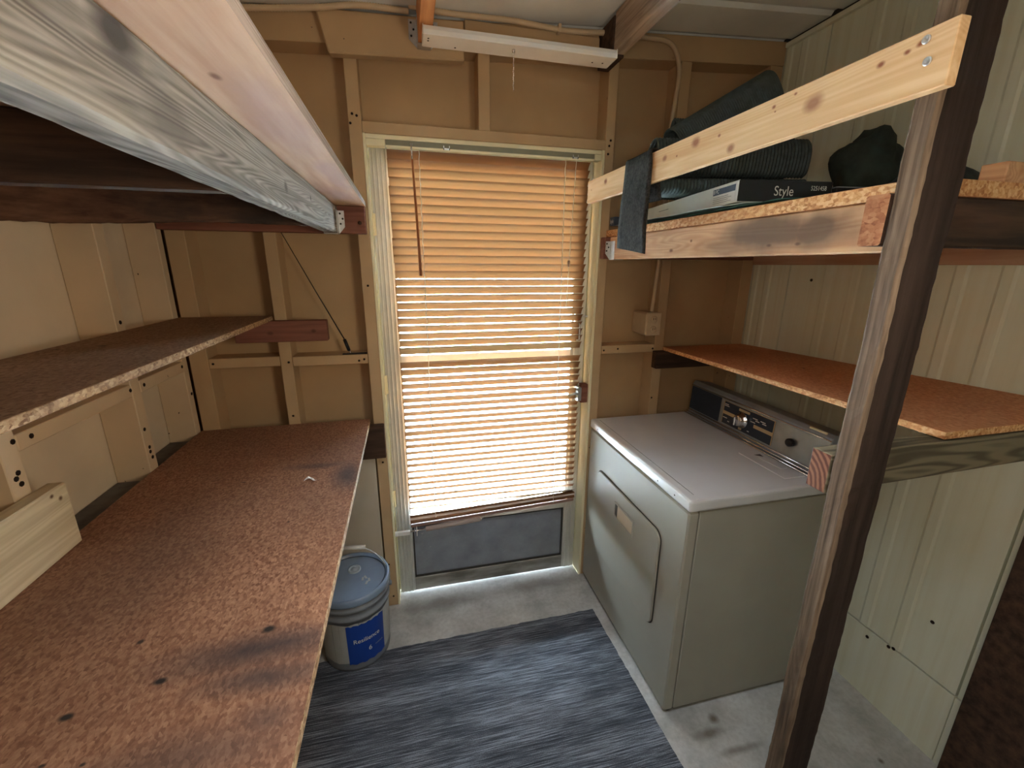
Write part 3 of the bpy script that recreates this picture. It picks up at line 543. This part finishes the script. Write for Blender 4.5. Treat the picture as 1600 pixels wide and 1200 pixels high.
for z in (1.318, 1.272):
    for x in (1.083, 1.093): MB().box(x, x+.002, 1.7445, 1.7455, z-.002, z+.006).build('socket_slot', M['hole'], ob)

# ---------------------------------------------------------------- upper left shelf (loft)
ls = thing('upper_shelf', 'heavy timber upper shelf along the left wall, plywood deck on weathered joists', 'shelf', (-.5, .9, 1.65))
mb = MB().box(XLP+.002, -.127, YB+.6, YF-.002, 1.7525, 1.7705); mb.mi = [1 if i in (0, 1, 2, 3) else 0 for i in range(6)]; mb.build('deck', [M['ply'], M['plyedge']], ls)
MB().rough(-.268, -.224, YB+.6, 1.7465, 1.655, 1.752, 'y', 110, .0022, .006, 3).build('front_beam', M['greywood'], ls)
for i, (y, mt) in enumerate(((.795, 'darkwood'), (1.396, 'charred'), (.2, 'darkwood'), (-.4, 'darkwood'), (-1.0, 'darkwood'), (-1.6, 'darkwood'))):
    mb = MB().rough(XLP+.002, -.270, y, y+.040, 1.657, 1.7515, 'x', 40, .0012 if i != 1 else .004, .003 if i != 1 else .006, i)
    if i == 1:
        for v in mb.v:
            if v.z < 1.70 and v.x < -.5: v.z -= min(.016, (-.5-v.x)*.06)+.004*noise.noise(v*40)
            v.y += .234*(v.x+.277)+.015
    o = mb.build('joist', M[mt], ls)
    if i == 1: o['label'] = 'charred, rotted joist'
o = bx('ledger', M['redwood'], ls, XL+.003, -.130, 1.7475, YF-.0005, 1.658, 1.7515, .002)
hanger(ls, -.268, -.224, 1.747, 1.655, 1.735, .022)
mb = MB().lathe([(.006, 0), (.007, .003)], (-.150, 1.7474, 1.695), 10, (0, -1, 0)); mb.build('bolt_head', M['darkwood'], ls)
# middle left shelf
msf = thing('wall_shelf', 'brown particleboard wall shelf on the left wall, above the workbench', 'shelf', (-.65, 1.1, 1.35))
mb = MB().box(XL+.001, -.493, -.8, YF-.002, 1.345, 1.361); mb.mi = [1, 1, 1, 1, 0, 0]; mb.build('board', [M['shelfboard'], M['chipedge']], msf, .001)
o = bx('support_cleat', M['redwood'], msf, -.62, -.302, 1.752, YF-.001, 1.266, 1.3445, .002)
for y in (1.70, 1.0, .3): MB().box(XL+.001, -.72, y-.02, y+.02, 1.225, 1.3445).build('support_block', M['paint'], msf, .002) if y < .5 else None
# workbench
wbn = thing('workbench', 'long reddish particleboard workbench along the left wall, dark stains on its top', 'workbench', (-.48, .7, FZ))
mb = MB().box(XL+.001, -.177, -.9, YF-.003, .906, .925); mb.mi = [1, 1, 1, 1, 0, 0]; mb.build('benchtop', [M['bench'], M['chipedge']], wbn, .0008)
bx('ledger', M['darkwood'], wbn, -.75, -.122, 1.748, YF-.0125, .758, .905, .002)
bx('ledger', M['darkwood'], wbn, XL+.001, -.762, -.9, 1.74, .82, .905, .002)
for y in (-.85, .4): bx('leg', M['paint'], wbn, -.79, -.752, y, y+.04, FZ, .819, .002)
for y in (-.8, .0, .75): bx('crosspiece', M['darkwood'], wbn, -.761, -.40, y, y+.04, .86, .905, .002)
oc = bx('board_offcut', M['newpine'], None, XL+.0015, -.764, -.25, 1.075, .9258, 1.078, .003); tag(oc, 'pale new timber board standing on edge at the back of the workbench', 'board')
oc = MB()
for i in range(1):
    c = Vector((-.31, 1.27, .926)); vs = []
    for k in range(9): a = k/8; vs += [(c.x-.018+.036*a, c.y+.012*math.sin(a*5)+.006, .9262+.004*math.sin(a*7)**2), (c.x-.018+.036*a, c.y+.012*math.sin(a*5)-.006-.004*a, .9275+.006*a)]
    oc.add(vs, [(2*k, 2*k+1, 2*k+3, 2*k+2) for k in range(8)])
o = oc.build('paper_scrap', M['paleslat']); so = o.modifiers.new('t', 'SOLIDIFY'); so.thickness = .0006; tag(o, 'small white paper scrap lying on the workbench top', 'paper')
# antenna
an = thing('antenna', 'thin black rod antenna leaning up from the noggin left of the door', 'antenna', (-.235, 1.80, 1.205))
MB().tube([(-.236, 1.80, 1.216), (-.250, 1.802, 1.262)], [.0065, .0065], 10).build('base', M['black'], an)
MB().tube([(-.228, 1.80, 1.201), (-.236, 1.80, 1.216)], .004, 8).build('ferrule', M['chrome'], an)
MB().tube([(-.250, 1.802, 1.262), (-.34, 1.815, 1.452), (-.45, 1.83, 1.69)], [.0028, .0020, .0014], 6).build('rod', M['black'], an)
o = tag(bx('metal_strip', M['black'], None, -.262, -.168, 1.795, 1.815, 1.2005, 1.2045, .001), 'flat dark metal strip lying on the noggin beside the antenna foot', 'metal strip')

# ---------------------------------------------------------------- right loft
rs = thing('storage_loft', 'upper storage shelf on the right with a particleboard deck and stained front beam', 'shelf', (1.2, 1.2, 1.65))
mb = MB().box(.845, XR-.003, .5835, YF-.002, 1.668, 1.695); mb.mi = [1, 1, 1, 1, 0, 0]; mb.build('deck', [M['orangeboard'], M['orangeedge']], rs, .001)
MB().rough(.847, .887, .624, 1.7475, 1.577, 1.667, 'y', 50, .0012, .003, 5).build('front_beam', M['beam'], rs)
bx('ledger', M['redwood'], rs, .822, 1.615, 1.749, YF-.0005, 1.580, 1.667, .002)
bx('ledger', M['ply'], rs, XR-.05, XR-.010, .63, 1.748, 1.560, 1.667, .002)
cb = MB().rough(.770, XR-.012, .5845, .623, 1.586, 1.667, 'x', 30, .001, .003, 8); cb.mi = [1 if len(f) > 4 else 0 for f in cb.f]; cb.build('cross_beam', [M['darkwood'], M['endgrain']], rs)
hanger(rs, .847, .887, 1.7485, 1.5765, 1.65, .02)
for y in (1.35, 1.0): bx('joist', M['beam'], rs, .889, XR-.052, y, y+.038, 1.592, 1.667, .002)
rl = MB().box(.750, .7695, .529, 1.788, 1.798, 1.882).build('rail', M['pine'], rs, .0015); rl['label'] = 'pale knotty pine guard rail'
for y, z in ((.568, 1.868), (.56, 1.838)): MB().lathe([(.0058, 0), (.0058, .0015), (.003, .0016), (.002, .0006)], (.7500, y, z), 14, (-1, 0, 0)).build('screw', M['steel'], rs)
po = MB().rough(.770, .856, .543, .583, FZ, ceil_z(.8)-.003, 'z', 150, .003, .006, 11); po.mi = [(1 if (len(f) == 4 and max(abs(sum((po.v[i]-po.v[f[0]]).x for i in f)), 0) > .02 and sum(po.v[i].y for i in f)/4 < .55) else 0) for f in po.f]; po = po.build('support_post', [M['post'], M['postshade']], rs); po['label'] = 'rough dark brown upright post'
lw = MB(); lw.hexa([(.770, .5845, 1.125), (XR-.013, .5845, 1.140), (XR-.013, .626, 1.140), (.770, .626, 1.125), (.770, .5845, 1.206), (XR-.013, .5845, 1.210), (XR-.013, .626, 1.210), (.770, .626, 1.206)])
lw.mi = [0, 0, 0, 0, 0, 1]; lw.build('lower_cross_beam', [M['oldgreen'], M['rings']], rs, .0015)
# low shelf
lsf = thing('side_shelf', 'orange particleboard shelf on the right wall over the clothes dryer', 'shelf', (1.35, 1.2, 1.19))
p = [(1.055, .585, 1.2115), (XR-.013, .585, 1.2115), (XR-.013, 1.787, 1.166), (1.172, 1.787, 1.166)]
mb = MB().hexa(p+[(a, b, c+.016) for a, b, c in p]); mb.mi = [0, 0, 1, 1, 1, 1]; mb.build('board', [M['orangeboard'], M['orangeedge']], lsf, .0008)
bx('support_cleat', M['darkwood'], lsf, 1.120, 1.47, 1.748, YF-.001, 1.085, 1.1655, .002)

# carpet strip over the rail
mb = MB(); n = 26; m_ = 8; pr = []
L = [(.7445, 1.600), (.7425, 1.66), (.7430, 1.74), (.7440, 1.80), (.7448, 1.86), (.7455, 1.886), (.752, 1.8925), (.762, 1.8930), (.772, 1.888), (.776, 1.86), (.779, 1.80), (.790, 1.75)]
vs = []
for i, (x, z) in enumerate(L):
    for j in range(m_+1):
        u = j/m_; k = min(1, i/5)
        y = (1.285+.01*k) + (.165+.02*(1-k))*u
        zz = z + (.012*u*(1-k) if i < 5 else 0)+(-.03*(1-u)*0) - (0.012*(1-u) if i == 0 else 0)
        vs.append((x+.0025*math.sin(u*5+i*.7)-.001*(i < 5), y+.003*math.sin(i*1.3), zz))
mb.add(vs, [(i*(m_+1)+j, i*(m_+1)+j+1, (i+1)*(m_+1)+j+1, (i+1)*(m_+1)+j) for i in range(len(L)-1) for j in range(m_)])
mb.sm = [True]*len(mb.f)
o = mb.build('carpet_strip', M['strip']); so = o.modifiers.new('s', 'SOLIDIFY'); so.thickness = .004; so.offset = 0; tag(o, 'charcoal carpet strip draped over the pine guard rail', 'carpet')
# flooring cartons
def obox(par_name, label, cat, c0, ang, L_, Wd, H_, zb, mats, mi):
    # c0: near-left bottom corner, long axis leans away from the viewer
    ca, sa = math.cos(ang), math.sin(ang); ux = Vector((ca, -sa, 0)); uy = Vector((sa, ca, 0)); o0 = Vector((*c0, zb))
    p = [o0, o0+ux*Wd, o0+ux*Wd+uy*L_, o0+uy*L_]; t_ = thing(par_name, label, cat, tuple(o0))
    mb = MB().hexa(p+[q+Vector((0, 0, H_)) for q in p]); mb.mi = mi; mb.build('carton', mats, t_, .0015); return t_, o0, ux, uy
t1, o0, ux, uy = obox('flooring_carton', 'white-sided flooring carton with black end, the larger one on the loft', 'carton', (.862, 1.045), math.radians(8.5), .70, .262, .054, 1.716, [M['cardwhite'], M['cardblack']], [0, 0, 1, 0, 0, 0])
Z = Vector((0, 0, 1))
text('Style', .034, M['print_white'], 'lettering', t1, o0+ux*.125+Z*.027-uy*.0012, ux, Z, squeeze=.85)
text('5251458', .016, M['print_white'], 'lettering', t1, o0+ux*.222+Z*.036-uy*.0012, ux, Z, squeeze=.8)
def quadon(par, name, mt, o_, a, b, a0, a1, b0, b1, off):
    n_ = a.cross(b).normalized()*off; q = [o_+a*a0+b*b0+n_, o_+a*a1+b*b0+n_, o_+a*a1+b*b1+n_, o_+a*a0+b*b1+n_]
    return MB().prism(q, -n_*.8).build(name, mt, par)
ny = -uy
lb = quadon(t1, 'paper_label', M['cardwhite'], o0, ny, Z, -.125, -.012, .004, .050, .0008)
quadon(t1, 'label_print', M['cardblue'], o0, ny, Z, -.123, -.014, .030, .046, .0014)
text('8 PC', .014, M['print_white'], 'lettering', t1, o0-ny*-.0+ny*-.105+Z*.038-ux*.0018, ny, Z)
for k in range(4): quadon(t1, 'label_print', M['cardblue'], o0, ny, Z, -.120, -.03-.015*(k % 2), .008+k*.005, .0088+k*.005, .0014)
quadon(t1, 'label_print', M['cardblue'], o0, ny, Z, -.50, -.42, .030, .0315, .0012)
t2, o0, ux, uy = obox('flooring_carton', 'dark blue flooring carton behind the hanging carpet strip', 'carton', (.855, 1.745), 0, .036, .20, .034, 1.7135, [M['cardblue'], M['cardwhite']], [0]*6)
text('Style', .022, M['print_white'], 'lettering', t2, o0+uy*.016+Z*.016-ux*.0012, -uy, Z, squeeze=.75)
# trays / rest of cartons behind the post
t3, o0, ux, uy = obox('carton_tray', 'flat open black carton tray with grey rim next to the post', 'carton', (1.135, 1.005), math.radians(8.5), .30, .15, .040, 1.716, [M['cardblack']], [0]*6)
mb = MB()
for (a0, a1, b0, b1) in ((0, .16, -.002, .004), (0, .16, .296, .302), (-.002, .004, 0, .3), (.156, .162, 0, .3)):
    q = [o0+ux*a0+uy*b0+Z*.040, o0+ux*a1+uy*b0+Z*.040, o0+ux*a1+uy*b1+Z*.040, o0+ux*a0+uy*b1+Z*.040]; mb.hexa(q+[p_+Z*.003 for p_ in q])
mb.build('rim', M['kick'], t3)
# thin films under the cartons
def film(name, label, mt, pts, z, amp, seed):
    bm = bmesh.new(); n_ = 18; vs = []; (xa, ya), (xb, yb), (xc, yc), (xd, yd) = pts
    for i in range(n_+1):
        for j in range(n_+1):
            u, v = i/n_, j/n_; x = (xa*(1-u)+xb*u)*(1-v)+(xd*(1-u)+xc*u)*v; y = (ya*(1-u)+yb*u)*(1-v)+(yd*(1-u)+yc*u)*v
            q = Vector((x*9, y*9, seed)); vs.append((x+.006*noise.noise(q*2), y+.006*noise.noise(q*2+Vector((5, 5, 5))), z+amp*(.5+.5*noise.noise(q*2.2))))
    mb = MB(); mb.add(vs, [(i*(n_+1)+j, i*(n_+1)+j+1, (i+1)*(n_+1)+j+1, (i+1)*(n_+1)+j) for i in range(n_) for j in range(n_)]); mb.sm = [True]*len(mb.f)
    o = mb.build(name, mt); s_ = o.modifiers.new('s', 'SOLIDIFY'); s_.thickness = .0006; return tag(o, label, 'plastic sheet')
film('plastic_sheet', 'teal plastic film under the black end of the white carton', M['teal'], ((.855, .86), (1.12, .82), (1.15, 1.6), (.86, 1.6)), 1.6965, .011, 2)
film('plastic_sheet', 'pale clear plastic film lying on the loft deck edge', M['clearfilm'], ((.849, 1.0), (.99, .98), (.99, 1.74), (.849, 1.74)), 1.7078, .005, 7)
# ribbed rubber mat, loosely rolled
def ribbon(profile, a, ax, length, rib=.0042, nrib=46, thick=.006):
    ax = Vector(ax).normalized(); side = ax.cross(Vector((0, 0, 1))).normalized(); up = side.cross(ax); a = Vector(a)
    P = [Vector((p_[0], p_[1])) for p_ in profile]; Q = [P[0]]+P+[P[-1]]; pts = []
    for i in range(1, len(Q)-2):
        for k in range(8):
            u = k/8; A, B, C_, D = Q[i-1], Q[i], Q[i+1], Q[i+2]; pts.append(.5*((2*B)+(C_-A)*u+(2*A-5*B+4*C_-D)*u*u+(3*B-A-3*C_+D)*u**3))
    pts.append(P[-1]); mb = MB(); vs = []; nL = len(pts)
    for j in range(nrib*2+1):
        t_ = j/(nrib*2)
        for i, q in enumerate(pts):
            d = (pts[min(i+1, nL-1)]-pts[max(i-1, 0)]).normalized(); nr = Vector((-d.y, d.x)); qq = q+nr*(rib if j % 2 else 0)
            vs.append(a+ax*(t_*length)+side*qq.x+up*qq.y)
    mb.add(vs, [(j*nL+i, j*nL+i+1, (j+1)*nL+i+1, (j+1)*nL+i) for j in range(nrib*2) for i in range(nL-1)])
    return mb
rm = thing('rubber_mat', 'dark ribbed rubber mat, loosely rolled, behind the guard rail', 'rubber mat', (1.1, 1.4, 1.72))
prof = [(.03, -.13), (.040, -.10), (.050, -.06), (.050, .0), (.038, .042), (.0, .058), (-.038, .042), (-.050, .0), (-.048, -.05), (-.03, -.075), (.0, -.07)]
mb = ribbon(prof, (.885, 1.40, 1.93), (.86, -.05, .50), .37); o = mb.build('roll', M['ribrubber'], rm); s_ = o.modifiers.new('s', 'SOLIDIFY'); s_.thickness = .004
prof2 = [(.02, .035), (.055, .03), (.06, .004), (.03, -.008), (-.02, -.008), (-.06, .0), (-.075, .05), (-.06, .11), (-.02, .15), (.03, .155), (.055, .12), (.05, .06), (.03, .045)]
mb = ribbon(prof2, (.815, 1.42, 1.791), (.97, -.22, 0.0), .50); o = mb.build('fold', M['ribrubber'], rm); s_ = o.modifiers.new('s', 'SOLIDIFY'); s_.thickness = .004
prof3 = [(-.10, .0), (-.115, .08), (-.10, .15), (-.06, .20), (-.03, .24), (.01, .20), (.03, .16)]
mb = ribbon(prof3, (.90, 1.42, 1.786), (.97, -.10, 0.0), .42); o = mb.build('fold', M['ribrubber'], rm); s_ = o.modifiers.new('s', 'SOLIDIFY'); s_.thickness = .004
# crumpled dark cloth things at the back
def lump(name, label, cat, c, r, mt, seed, amp=.3, cut=-.4):
    bm = bmesh.new(); bmesh.ops.create_icosphere(bm, subdivisions=4, radius=1)
    for v in bm.verts:
        q = v.co.copy(); d = 1+amp*noise.noise(q*1.6+Vector((seed, 0, 0)))+amp*.35*noise.noise(q*4+Vector((seed, 3, 0)))+amp*.12*abs(noise.noise(q*9))
        q = q*d; q.z = max(q.z, cut); v.co = (q.x*r[0], q.y*r[1], q.z*r[2])
    me_ = bpy.data.meshes.new(name); bm.to_mesh(me_); bm.free(); me_.materials.append(mt)
    for p_ in me_.polygons: p_.use_smooth = True
    o = bpy.data.objects.new(name, me_); COL.objects.link(o); o.location = c; return tag(o, label, cat)
lump('cloth_bag', 'crumpled dark green-black cloth bag on the loft near the corrugated wall', 'bag', (1.42, 1.17, 1.835), (.10, .085, .125), M['fabric'], 3, .3, -.58)
lump('black_bag', 'low rounded black bag on the loft right beside the post', 'bag', (1.44, .985, 1.745), (.14, .085, .085), M['rubber'], 8, .15, -.53)
pk = bx('timber_offcut', M['beam'], None, 1.04, 1.50, .60, .64, 1.6958, 1.733, .002); tag(pk, 'short pine offcut on the loft deck, right of the post', 'board')
pk = bx('timber_block', M['redwood'], None, 1.25, 1.50, .645, .735, 1.6958, 1.74, .002); tag(pk, 'reddish timber block on the loft deck behind the pine offcut', 'board')

# ---------------------------------------------------------------- dryer
dy = thing('clothes_dryer', 'almond-coloured front-loading clothes dryer right of the door, beside the rug', 'dryer', (1.14, 1.40, FZ))
x0, x1, y0, y1 = .825, 1.47, 1.023, 1.784
bx('front_panel', M['dryer'], dy, x0, x0+.040, y0, y1, FZ+.018, .801, .006)
bx('cabinet', M['dryer'], dy, x0+.0425, x1, y0+.002, y1-.002, FZ+.018, .801, .003)
for x in (x0+.03, x1-.05):
    for y in (y0+.03, y1-.03): MB().lathe([(.018, 0), (.018, .006), (.009, .008), (.009, .020)], (x, y, FZ), 14).build('leg', M['black'], dy)
tp = MB().box(x0-.004, x1+.002, y0-.006, y1+.003, .805, .848).build('top', M['dryertop'], dy, .010, seg=3)
mb = MB(); mb.box(x0+.030, x0+.0312, y0+.03, y1-.03, .8478, .8486); mb.build('top_crease', M['gap'], tp)
def rrect(y0_, y1_, z0_, z1_, r, n_=7):
    pts = []
    for cy_, cz_, a0 in ((y1_-r, z1_-r, 0), (y0_+r, z1_-r, PI/2), (y0_+r, z0_+r, PI), (y1_-r, z0_+r, 1.5*PI)):
        for k in range(n_): a = a0+PI/2*k/(n_-1); pts.append((cy_+r*math.cos(a), cz_+r*math.sin(a)))
    return pts
ry0, ry1, rz0, rz1 = 1.148, 1.668, .245, .645
MB().prism([(x0-.0003, a, b) for a, b in rrect(ry0-.004, ry1+.004, rz0-.004, rz1+.004, .042)], (-.0005, 0, 0)).build('door_gap', M['gap'], dy)
dd = MB().prism([(x0-.0085, a, b) for a, b in rrect(ry0, ry1, rz0, rz1, .040)], (.0078, 0, 0)).build('door', M['dryer'], dy, .003, seg=2)
# recessed pull
hb = MB(); ya, yb, za, zb = 1.325, 1.472, .520, .578; xf = x0-.0088
hb.box(xf-.003, xf, ya-.006, yb+.006, zb, zb+.006).box(xf-.003, xf, ya-.006, yb+.006, za-.006, za).box(xf-.003, xf, ya-.006, ya, za, zb).box(xf-.003, xf, yb, yb+.006, za, zb)
hb = hb.build('pull_handle', M['dryer'], dd)
MB().add([(xf-.0004, ya, za), (xf-.0004, yb-.02, za), (xf-.0004, yb-.02, zb), (xf-.0004, ya, zb)], [(0, 1, 2, 3)]).build('pull_recess', plain('tan_recess', (.50, .42, .30), .5), dd)
MB().add([(xf-.0006, yb-.020, za), (xf-.0006, yb, za+.006), (xf-.0006, yb, zb), (xf-.0006, yb-.020, zb)], [(0, 1, 2, 3)]).build('pull_shadow', M['gap'], dd)
# console
cs = MB().prism([(1.340, y0+.012, .849), (1.345, y0+.012, .862), (1.352, y0+.012, .998), (1.362, y0+.012, 1.012), (1.45, y0+.012, .996), (1.468, y0+.012, .849)], (0, y1-y0-.024, 0)).build('console', M['kick'], dy, .002)
def face(n, mt, ya, yb, za, zb, off=.0015, th_=.0012, par=cs):
    xz = lambda z: 1.345+(z-.862)*(.007/.136)-off
    return MB().hexa([(xz(za), ya, za), (xz(za), yb, za), (xz(za)+th_, yb, za), (xz(za)+th_, ya, za), (xz(zb), ya, zb), (xz(zb), yb, zb), (xz(zb)+th_, yb, zb), (xz(zb)+th_, ya, zb)]).build(n, mt, par)
ya, yb = y0+.016, y1-.016
face('face_plate', M['panelface'], ya, yb, .874, .985)
face('dark_reflection', M['navy'], 1.56, yb, .874, .985, .0022)  # dark reflection in the steel face, laid on as a dark strip
g = face('program_panel', M['navy'], 1.262, 1.540, .880, .980, .0022)
def g_(n, mt, a, b, c, d, o_=.0032): face(n, mt, a, b, c, d, o_, .0008)
g_('gold_print', M['gold'], 1.537, 1.540, .880, .980); g_('gold_print', M['gold'], 1.262, 1.266, .880, .980); g_('gold_print', M['gold'], 1.262, 1.54, .9785, .980)
g_('gold_print', M['gold'], 1.455, 1.537, .922, .936); g_('gold_print', M['gold'], 1.266, 1.36, .918, .932); g_('gold_print', M['gold'], 1.39, 1.45, .962, .972); g_('gold_print', M['gold'], 1.42, 1.437, .884, .905)
mb = MB()
for (a, b, c) in ((1.505, 1.528, .968), (1.500, 1.528, .961), (1.505, 1.530, .907), (1.40, 1.42, .953), (1.34, 1.365, .957), (1.33, 1.35, .950), (1.30, 1.325, .957), (1.295, 1.315, .95), (1.49, 1.50, .895), (1.375, 1.385, .893), (1.35, 1.375, .94)):
    mb.box(1.3405, 1.3412, a, b, c, c+.003)
o = mb.build('print_mark', M['print_white'], cs)
kb = MB().lathe([(.034, 0), (.034, .004), (.026, .006), (.024, .022), (.021, .025)], (1.3445, 1.425, .928), 28, (-1, 0, 0)).build('dial', M['chrome'], cs)
MB().box(1.305, 1.322, 1.421, 1.429, .908, .948).build('dial_grip', M['chrome'], cs, .003)
MB().lathe([(.015, 0), (.015, .012), (.012, .016)], (1.3445, 1.179, .930), 20, (-1, 0, 0)).build('start_button', M['black'], cs)
for z, r in ((.990, .0028), (.997, .0022), (1.004, .002)): MB().tube([(1.349+(z-.99)*.9, ya-.003, z), (1.349+(z-.99)*.9, yb+.003, z)], r, 6).build('top_trim', M['chrome'], cs)
for z, x, r in ((.868, 1.342, .004), (.858, 1.334, .0035), (.852, 1.322, .003)): MB().tube([(x, ya-.003, z), (x, yb+.003, z)], r, 6).build('base_trim', M['chrome'], cs)
MB().box(1.350, 1.358, 1.060, 1.125, 1.006, 1.013).build('nameplate', M['jamb'], cs, .001)
# lint screen cover in the top
mb = MB(); a0, a1, b0, b1 = 1.232, 1.316, 1.078, 1.292
mb.box(a0, a1, b0, b1, .8481, .8493); lc = mb.build('lint_cover', M['dryertop'], tp, .0006)
MB().box(a0-.003, a0-.0005, b0-.003, b1, .8481, .8492).box(a0, a1, b0-.003, b0-.0005, .8481, .8492).build('cover_gap', M['white'], tp)
MB().prism([(1.270, 1.235, .8494), (1.302, 1.235, .8494), (1.302, 1.138, .8494), (1.276, 1.138, .8494)], (0, 0, .0025)).build('cover_grip', M['dryertop'], tp)
MB().prism([(1.272, 1.262, .8495), (1.300, 1.262, .8495), (1.296, 1.240, .8495)], (0, 0, .0006)).build('grip_hollow', M['gap'], tp)
mb = MB()
for y in (1.70, 1.2, 1.1): mb.lathe([(.003, 0), (.003, .001)], (x0-.0035, y, .825), 6, (-1, 0, 0))
mb.build('paint_chip', M['gap'], tp)

# ---------------------------------------------------------------- rug
mb = MB(); nx, ny_ = 60, 50; vs = []
for i in range(nx+1):
    for j in range(ny_+1):
        u, v = i/nx, j/ny_; x = -.62+(1.395+.02*(1-v))*u; y = .61+(.920+.016*(u-.5))*v
        if i in (0, nx): x += random.uniform(-.002, .002)
        if j in (0, ny_): y += random.uniform(-.003, .003)
        vs.append((x, y, FZ+.0075+.0008*noise.noise(Vector((x*3, y*60, 0)))))
mb.add(vs, [(i*(ny_+1)+j, (i+1)*(ny_+1)+j, (i+1)*(ny_+1)+j+1, i*(ny_+1)+j+1) for i in range(nx) for j in range(ny_)])
o = mb.build('rug', M['carpet']); s_ = o.modifiers.new('s', 'SOLIDIFY'); s_.thickness = .0065; s_.offset = -1; tag(o, 'dark grey striped rug on the concrete floor in front of the door', 'rug')

# ---------------------------------------------------------------- bucket
BX, BY, BZ = -.281, 1.582, FZ+.0098
bk = thing('bucket', 'grey five-gallon bucket with blue label and lid, on the rug under the workbench', 'bucket', (BX, BY, BZ))
H = .335
body = MB().lathe([(.0, .002), (.118, .0), (.128, .004), (.1305, .02), (.137, .25), (.143, .251), (.143, .262), (.138, .264), (.139, .290), (.145, .291), (.145, .305), (.140, .307), (.1405, .330)], (BX, BY, BZ), 56).build('body', M['bucket'], bk)
lid = MB().lathe([(.1425, .322), (.1475, .322), (.1500, .328), (.1500, .345), (.1475, .353), (.1420, .355), (.1380, .352), (.1360, .345), (.1330, .343), (.0, .3445)], (BX, BY, BZ), 64, caps=False).build('lid', M['bucketlid'], bk)
MB().lathe([(.133, .3436), (.133, .3446), (.1300, .3446), (.1300, .3436)], (BX, BY, BZ), 64, caps=False).build('lid_groove', M['navy'], lid)
sp = MB().lathe([(.026, .344), (.026, .349), (.021, .350), (.019, .347), (.012, .347), (.010, .352), (.0, .352)], (BX+.006, BY+.045, BZ), 28, caps=False).build('spout_cap', plain('clear_spout_cap', (.42, .50, .55), .3), lid)
mb = MB()
for (dx, dy_, a) in ((.055, -.012, .5), (.07, -.03, .2), (.062, -.045, -.3), (.045, -.02, 0)): 
    R_ = Matrix.Rotation(a, 3, 'Z'); mb.box(BX+dx-.004, BX+dx+.004, BY+dy_-.010, BY+dy_+.010, BZ+.3452, BZ+.3456, R_)
mb.build('label_scrap', M['bucketpale'], lid)
# curved labels
def wrapr(z): return .1305+(z-.02)*(.0065/.23)
def curved(n, mt, a0, a1, z0_, z1_, off, par=bk, wob=0):
    mb = MB(); k = 16; vs = []
    for i in range(k+1):
        a = math.radians(a0+(a1-a0)*i/k)
        for z in (z0_+wob*math.sin(i*1.7), z1_+wob*math.sin(i*2.3)):
            r = wrapr(z)+off; vs.append((BX+r*math.cos(a), BY+r*math.sin(a), BZ+z))
    mb.add(vs, [(2*i, 2*i+2, 2*i+3, 2*i+1) for i in range(k)]); mb.sm = [True]*k; return mb.build(n, mt, par)
curved('paper_label', M['bucketpale'], -150, 30, .045, .235, .0006, wob=.003)
bl_ = curved('blue_label', M['blue'], -98, -33, .040, .228, .0012, wob=.003)
def bend(ac, zc, off=.0022):
    def f(a, b):
        z = zc+b; r = wrapr(z)+off; an_ = math.radians(ac)+a/r; return (BX+r*math.cos(an_), BY+r*math.sin(an_), BZ+z)
    return f
text('Resilience', .028, M['print_white'], 'lettering', bk, None, (1, 0, 0), (0, 0, 1), bend=bend(-66, .150), squeeze=.95)
text('6', .030, M['print_white'], 'lettering', bk, None, (1, 0, 0), (0, 0, 1), bend=bend(-62, .098))
text('INTERIOR', .008, M['bucketpale'], 'lettering', bk, None, (1, 0, 0), (0, 0, 1), bend=bend(-45, .100))
text('FIVE GALLON', .007, M['bucketpale'], 'lettering', bk, None, (1, 0, 0), (0, 0, 1), bend=bend(-43, .070)) if False else None
# bail handle, tipped up and back
hp = []
for k in range(25):
    a = PI*k/24; hp.append((BX+.150*math.cos(a)*.98, BY+.02+(.045*math.sin(a)), BZ+.275+.165*math.sin(a)*1.0))
hd = MB().tube(hp, .0022, 8).build('wire_handle', M['steel'], bk)
MB().tube([(BX-.03, BY+.067, BZ+.4395), (BX+.055, BY+.064, BZ+.4335)], .0085, 12).build('grip', M['white'], hd)
for s_ in (-1, 1): MB().lathe([(.010, 0), (.010, .012), (.006, .014)], (BX+s_*.139, BY+.02, BZ+.275), 12, (s_, 0, 0)).build('handle_ear', M['bucket'], bk)
